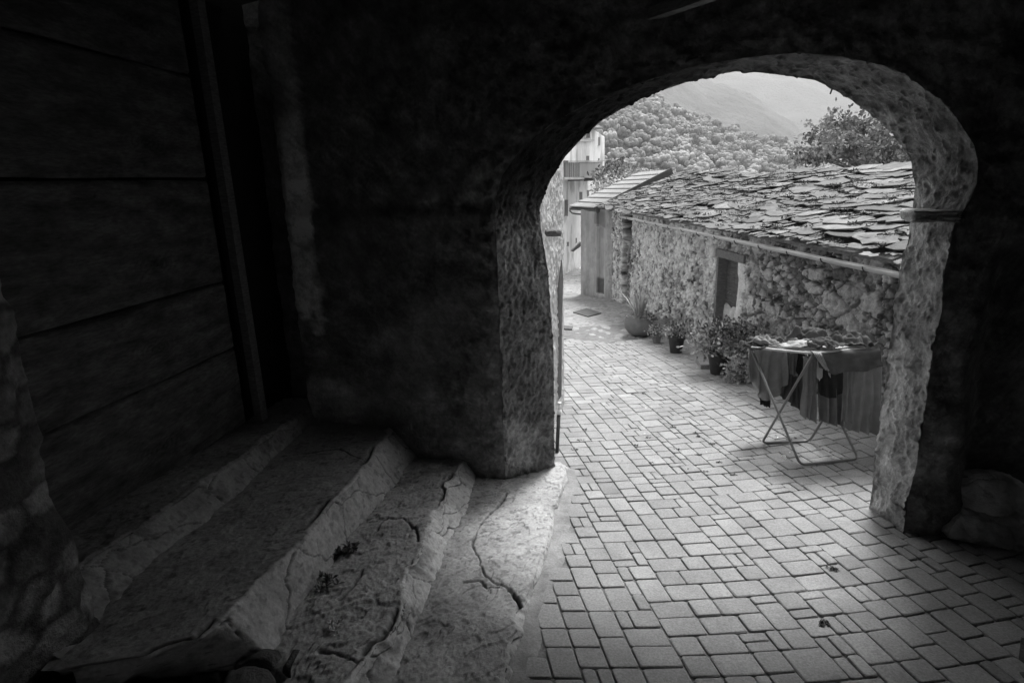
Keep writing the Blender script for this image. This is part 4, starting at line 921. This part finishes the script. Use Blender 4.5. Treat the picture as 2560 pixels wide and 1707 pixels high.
def hang(name, top, bot, s, m, label, seed, folds=5, amp=.012, cat='laundry', parent=None, group=None, n=70, k=60):
    def rs(pts):
        p = np.array([plane_pt(*C6(*q), s) for q in pts]); d = np.r_[0, np.cumsum(np.linalg.norm(np.diff(p, axis=0), axis=1))]; tt = np.linspace(0, d[-1], n)
        return np.stack([np.interp(tt, d, p[:, i]) for i in range(3)], -1)
    T, B = rs(top), rs(bot); v = np.linspace(0, 1, k)[None, :, None]; P = T[:, None] * (1 - v) + B[:, None] * v
    x = np.linspace(0, 1, n)[:, None]; vv = v[..., 0]; ph = random.Random(seed).uniform(0, 6)
    f = np.sin(x * folds * 2 * math.pi + ph + 1.1 * np.sin(vv * 2 + ph)) * (.25 + .75 * vv) + .9 * fbm(np.stack([x + 0 * vv, vv * .5 + 0 * x, 0 * x + 0 * vv + seed], -1), 4, 3, seed) + .4 * np.sin(x * folds * 5.1 + ph * 2) * vv
    P = P - LD * (amp * f)[..., None]
    P[..., 2] += (.012 * fbm(np.stack([x * 3 + seed + 0 * vv, 0 * vv + 0 * x, 0 * vv + 0 * x], -1), 2.2, 3, seed + 3) * sstep(.5, 1, vv)) + .010 * np.abs(np.sin(x * folds * math.pi + ph)) * sstep(.6, 1, vv)
    # slight roll over the rod at the top
    P = P + np.array([0, 0, 1]) * (.008 * np.exp(-vv / .04))[..., None] + LD * (.02 * np.exp(-vv / .03))[..., None]
    o = mesh(name, P, grid_faces(n, k, 0, True), m, parent, smooth=True, origin=None if parent is not None else P[0, 0])
    so_ = o.modifiers.new('thick', 'SOLIDIFY'); so_.thickness = .004; so_.offset = 0
    if parent is None: tag(o, label, cat, group)
    return o
g1 = hang('sweater', [(258, 232), (430, 250), (585, 272)], [(230, 530), (290, 560), (350, 690), (440, 700), (470, 670), (520, 640), (560, 585), (585, 560)], 3.900, M['cloth_grey2'] if 'cloth_grey2' in M else M.setdefault('cloth_grey2', mat('jersey', .29, var=.15, scale=14, bump=.3, bscale=300, bdist=.002, rough=.95, spec=.1)), 'large grey sweater hanging at the left end of the drying rack', 1, 4, 0.026)
hang('cuff', [(350, 685), (440, 698)], [(348, 738), (436, 768)], 3.895, M['cloth_dark'], '', 2, 2, .004, parent=g1)
hang('trousers', [(575, 274), (700, 285)], [(480, 600), (520, 668), (600, 728), (690, 792), (735, 765)], 3.940, M['cloth_dark2'] if 'cloth_dark2' in M else M.setdefault('cloth_dark2', mat('charcoal_cloth', .085, var=.2, scale=14, bump=.3, bscale=300, bdist=.002, rough=.95, spec=.1)), 'charcoal trousers hanging behind the near crossed legs', 3, 4, 0.02)
hang('shirt', [(612, 280), (690, 286)], [(600, 470), (668, 500)], 3.840, M['cloth_mid'], 'narrow grey shirt hanging between dark garments on the rack', 4, 2, .008)
hang('black_blouse', [(680, 290), (815, 300)], [(660, 455), (690, 490), (770, 485), (815, 450)], 3.800, M['cloth_dark'], 'black blouse hanging behind the raised front leg of the rack', 5, 4, .008)
hang('skirt', [(730, 330), (850, 335)], [(710, 840), (740, 850), (800, 890), (850, 895)], 3.500, M['cloth_mid'], 'long grey skirt hanging near the middle of the rack', 6, 3, 0.02)
hang('long_dress', [(850, 330), (1060, 335)], [(850, 880), (940, 905), (1060, 935)], 3.490, M['cloth_mid2'] if 'cloth_mid2' in M else M.setdefault('cloth_mid2', mat('slate_cloth', .17, var=.2, scale=14, bump=.3, bscale=300, bdist=.002, rough=.95, spec=.1)), 'long dark grey dress hanging behind the socks on the rack', 7, 3, 0.022)
hang('black_shorts', [(845, 340), (1075, 345)], [(852, 640), (900, 680), (1000, 692), (1060, 640)], 3.455, M['cloth_dark'], 'black shorts hanging below the draped sheet on the rack', 8, 3, .012)
hang('scarf', [(1075, 340), (1145, 340)], [(1042, 875), (1140, 905)], 3.470, M['cloth_mid'], 'narrow grey scarf hanging beside the towel on the rack', 9, 2, 0.016)
hang('towel', [(1140, 335), (1402, 325)], [(1062, 930), (1160, 980), (1290, 1002), (1375, 998)], 3.480, M['cloth_grey'], 'long grey towel hanging at the right end of the drying rack', 10, 4, 0.02)
hang('sock', [(850, 330), (895, 330)], [(838, 500), (865, 540), (890, 500)], 3.44, M['cloth_pale'], 'pale sock hanging in front of the black shorts', 11, 1, .003, group=None, n=30, k=40)
hang('pale_cloth', [(890, 340), (975, 345)], [(905, 500), (940, 490), (978, 515), (990, 480)], 3.46, M['cloth_pale'], 'small pale cloth hanging right beside the pale sock', 12, 2, .004, n=30, k=40)
hang('draped_sheet', [(800, 285), (980, 292), (1200, 280), (1405, 268)], [(835, 330), (880, 430), (960, 478), (1150, 472), (1300, 452), (1405, 405)], 3.40, M['cloth_dark2'], 'dark sheet draped over the near edge of the drying rack', 13, 3, 0.016)
hang('striped_cloth', [(815, 290), (890, 300)], [(880, 395), (945, 455)], 3.385, M['cloth_grey2'], 'striped grey cloth end hanging over the dark draped sheet', 14, 4, .006, n=40, k=40)
def crumple(name, pts, s_pairs, m, label, seed, amp=.02, f=11, n=70, k=50):      # cloth lying on the rods
    q = [np.asarray(p) for p in pts]; u = np.linspace(0, 1, n)[:, None, None]; v = np.linspace(0, 1, k)[None, :, None]
    P = (q[0] * (1 - u) + q[1] * u) * (1 - v) + (q[3] * (1 - u) + q[2] * u) * v
    e = np.minimum(np.minimum(u, 1 - u), np.minimum(v, 1 - v))[..., 0]; an = np.stack([P[..., 0] * 1.6 + P[..., 1] * .5, P[..., 1] * .6 - P[..., 0] * .3, P[..., 2]], -1); w = fbm(an, f * .6, 4, seed); r = 1 - np.abs(fbm(an, f * .55, 3, seed + 5)) * 2.8
    P = P + np.array([0, 0, 1]) * (2.4 * amp * (w + .8 * r) * (.4 + .6 * sstep(0, .15, e)))[..., None] + .35 * amp * vec_noise(P, f * 1.3, 3, seed + 8)
    rag = vec_noise(P, 7, 3, seed + 11); P[..., :2] += (rag[..., :2] * .02 * (1 - sstep(0, .3, e))[..., None])
    o = mesh(name, P, grid_faces(n, k), m, smooth=True, origin=P[0, 0]); mo = o.modifiers.new('thick', 'SOLIDIFY'); mo.thickness = .005; tag(o, label, 'laundry'); return o
Zu = np.array([0, 0, 1.0])
def top(a, b, h=.012): return (TB * (1 - b) + TA * b) + SV * .98 * a + Zu * h
crumple('pale_shirt', [top(.10, .34), top(.50, .26), top(.52, .74), top(.08, .70)], 0, M['cloth_pale'], 'pale shirt spread over the rods left of centre on the rack', 41, .014, 13)
crumple('white_sheet', [top(.56, .14), top(.98, .16), top(.98, .96), top(.48, .98)], 0, M['cloth_pale'], 'white sheet lying smooth across the right half of the rack top', 42, .006, 8)
crumple('black_sweater', [top(.22, -.26, .03), top(.66, -.30, .03), top(.64, .02, .02), top(.24, .06, .02)], 0, M['cloth_dark2'], 'black sweater heaped along the far edge of the rack top', 43, .030, 11)
crumple('dark_cloth', [top(-.20, -.16, .01), top(.05, -.20, .02), top(.10, .20, .02), top(-.14, .30, .01)], 0, M['cloth_dark2'], 'dark crumpled cloth hanging over the far left corner of the rack', 44, .024, 15)
crumple('grey_vest', [top(.05, -.10, .02), top(.26, -.16, .02), top(.28, .22, .02), top(.06, .26, .02)], 0, M['cloth_mid'], 'grey vest lying between the dark corner cloth and the black sweater', 47, .020, 17)
crumple('dark_blouse', [top(.22, .60, .03), top(.50, .54, .034), top(.56, 1.05, .03), top(.24, 1.08, .026)], 0, M['cloth_dark2'], 'dark crumpled blouse on the near edge above the crossed legs', 45, .020, 18)
crumple('grey_sock_pile', [top(.40, .30, .02), top(.60, .22, .02), top(.62, .52, .02), top(.42, .56, .02)], 0, M['cloth_grey2'], 'small heap of grey socks in the middle of the rack top', 48, .020, 20)
crumple('dark_vest', [top(.84, -.10, .03), top(1.22, -.14, .04), top(1.16, .52, .03), top(.90, .46, .03)], 0, M['cloth_dark2'], 'dark crumpled vest at the far right corner of the rack top', 46, .030, 13)
crumple('dark_towel', [top(.66, .66, .032), top(1.14, .46, .04), top(1.14, 1.07, .034), top(.72, 1.05, .03)], 0, M['cloth_dark2'], 'dark rumpled towel along the near right corner of the rack', 49, .024, 15)
hang('towel_rim_light', [(1388, 300), (1412, 300)], [(1372, 940), (1392, 960)], 3.72, M['cloth_pale'], 'narrow pale strip standing in for the rim-lit right edge of the grey towel', 50, 1, .004, n=20, k=60)  # rim light on the towel edge, added as a strip of pale material

# ================================================================== TREES BEHIND THE BARN
def tree(label, name, ells, s, seed, base_px, n_cl, ls, spread=1.2, c0=.4, c1=1.2, per=34, tr=.05, group=None):
    rnd = random.Random(seed); b = plane_pt(*base_px, s); g0 = np.array([b[0], b[1], gz(b[0], b[1]) - .1]); t = thing(name, label, 'tree', g0, group)
    mb = MB(); tb = MB(); tb.tube([g0, (g0 + b) / 2 + np.array([.05, 0, 0]), b], [tr, tr * .8, tr * .6], 8); tot = sum(e[2] * e[3] for e in ells)
    for cx, cy, rx, ry in ells:
        for _ in range(max(3, int(n_cl * rx * ry / tot))):
            a, r = rnd.uniform(0, 6.28), math.sqrt(rnd.random()); px, py = cx + rx * r * math.cos(a), cy + ry * r * math.sin(a)
            c = plane_pt(px, py, s + rnd.gauss(0, spread * .5)); out = c - b; mid = b + out * .55 + np.array([rnd.gauss(0, .08), rnd.gauss(0, .08), .08]) * np.linalg.norm(out)
            tb.tube([b, mid, c], [tr * .35, tr * .2, tr * .08], 5); cs = rnd.uniform(c0, c1)
            for _ in range(5):
                d = np.array([rnd.gauss(0, 1), rnd.gauss(0, 1), rnd.gauss(0, .6)]); tip = c + d / np.linalg.norm(d) * ls * rnd.uniform(1.5, 3.4)
                tb.tube([c, tip], [tr * .07, tr * .03], 4, cap=False)
                for _ in range(per // 5):
                    q = c + (tip - c) * rnd.uniform(.2, 1.1) + np.array([rnd.gauss(0, 1), rnd.gauss(0, 1), rnd.gauss(0, 1)]) * ls * .45; leaf(mb, q, (tip - c), ls * rnd.uniform(.6, 1.25), rnd, cs * rnd.uniform(.75, 1.3), .55)
    tb.build('trunk', M['timber'], t); mb.build('crown', M['leaf'], t); return t
tree('broad leafed tree rising behind the barn roof', 'tree', [(2165, 345, 105, 62), (2085, 345, 55, 45), (2020, 392, 40, 20), (2250, 395, 55, 42), (2330, 400, 90, 80)], 11.0, 8, (2195, 450), 170, .082, 1.3, .4, 1.2, 60)
tree('rounded dark tree beside the tall house behind the annex', 'tree', [(1548, 445, 32, 24), (1520, 455, 16, 20)], 18.5, 18, (1548, 490), 60, .13, 1.2, .4, 1.1, 50)
tree('pale bushy tree between the dark tree and the metal roof', 'tree', [(1588, 452, 32, 14), (1560, 470, 40, 14), (1514, 470, 12, 30)], 17.0, 28, (1570, 500), 60, .11, 1.0, .9, 1.9, 50)

# ================================================================== HILLS
def hill(name, ridge, D0, D1, zb, n, k, amp, f, seed, m, sh0=1.0):
    xs = np.linspace(ridge[0][0], ridge[-1][0], n); ry = np.interp(xs, [r[0] for r in ridge], [r[1] for r in ridge]); top = np.array([plane_pt(x, y, D1) for x, y in zip(xs, ry)])
    bot = np.array([plane_pt(x, 700, D0) for x in xs]); bot[:, 2] = zb; t = np.linspace(0, 1, k)[None, :, None]
    P = bot[:, None] * (1 - t) + top[:, None] * t; P[..., 2] += (amp * fbm(P, f, 5, seed) * np.sin(np.pi * np.clip(t[..., 0], 0, 1)) ** .6)
    if D1 > 500: P[..., 2] += 7 * np.abs(fbm(P, 22 / D1, 4, seed + 6)) + .010 * D1 * fbm(P, 9 / D1, 4, seed + 7)
    back = P[:, -1:] + LD * D1 * .5; back[..., 2] = zb; P = np.concatenate([P, back], 1)
    sh = sh0 * (1 + .55 * fbm(P, f * 4, 5, seed + 2) + .5 * fbm(P, 24 / D1, 4, seed + 8)); o = mesh(name, P, grid_faces(n, k + 1, 0, True), M[m], shade=np.clip(sh, .2, 2), smooth=True); tag(o, kind='structure'); return P
RF = [(500, 0), (1300, 110), (1554, 212), (1640, 243), (1669, 268), (1749, 296), (1828, 322), (1908, 347), (1988, 367), (2060, 393), (2300, 425), (2900, 470)]
PF = hill('near_hill', RF, 130, 350, -16, 160, 60, 5, .02, 801, 'hill', .3)
hill('middle_hill', [(300, -100), (1400, 60), (1700, 165), (1787, 207), (1844, 224), (1908, 248), (1956, 284), (2000, 322), (2040, 350), (2300, 470), (3000, 520)], 380, 900, -60, 360, 150, 30, .006, 811, 'hill')
hill('far_mountain', [(0, 60), (1500, 60), (1900, 110), (2300, 140), (3200, 90)], 900, 1600, -60, 360, 150, 60, .003, 821, 'hill')
def woods():
    rnd = random.Random(12); mbV = []; mbF = []; C = []; base = 0; protos = []
    for i in range(8):                 # a crown is a handful of leaf masses round a core
        PV, PF_ = [], []; nb = 0
        for q in range(9):
            d = np.array([rnd.gauss(0, 1), rnd.gauss(0, 1), abs(rnd.gauss(0, .8))]); d /= np.linalg.norm(d) + 1e-6; rr = .55 if q == 0 else rnd.uniform(.28, .46)
            V, F = blob(d * (0 if q == 0 else .62), (rr, rr, rr * .9), 2, .38, 2.4, 60 + i * 11 + q); PV.append(np.array(V)); PF_.append(np.array(F) + nb); nb += len(V)
        protos.append((np.concatenate(PV), np.concatenate(PF_)))
    n, k = PF.shape[0], PF.shape[1] - 1; cnt = 0
    while cnt < 2300:
        a = rnd.uniform(.26, .93) * (n - 1); b = rnd.uniform(.12, 1.0) * (k - 1); i, j = int(a), int(b); p = PF[i, j] * (1 - (a - i)) + PF[min(i + 1, n - 1), j] * (a - i)
        p = p + (PF[i, min(j + 1, k - 1)] - PF[i, j]) * (b - j); r = 1.7 + 1.9 * rnd.random() ** 1.3; V, F = protos[rnd.randrange(8)]
        an_ = rnd.uniform(0, 6.28); ca, sa = math.cos(an_), math.sin(an_); W = np.stack([V[:, 0] * ca - V[:, 1] * sa, V[:, 0] * sa + V[:, 1] * ca, V[:, 2] * rnd.uniform(.9, 1.25)], -1) * r + p + np.array([0, 0, r * .4])
        mbV.append(W); mbF.append(F + base); base += len(W); C.append(np.full(len(W), rnd.choice([.55, .75, .9, 1.05, 1.2, 1.45]))); cnt += 1
    V = np.concatenate(mbV); V += vec_noise(V, 2.2, 2, 5) * .25; o = mesh('woodland', V, np.concatenate(mbF), M['forest'], shade=np.concatenate(C), smooth=True); tag(o, kind='stuff')
woods()

# ================================================================== HAZE
def haze():
    m = bpy.data.materials.new('haze'); m.use_nodes = True; nt = m.node_tree; nt.nodes.remove(nt.nodes['Principled BSDF'])
    v = nt.nodes.new('ShaderNodeVolumePrincipled'); v.inputs['Color'].default_value = (.95, .95, .95, 1); v.inputs['Density'].default_value = .00060; v.inputs['Anisotropy'].default_value = .2
    nt.links.new(v.outputs[0], nt.nodes['Material Output'].inputs['Volume'])
    mb = MB(); mb.box((-3500, -400, -75), (7000, 0, 0), (0, 3600, 0), (0, 0, 700)); o = mb.build('haze', m); tag(o, kind='stuff')
haze()
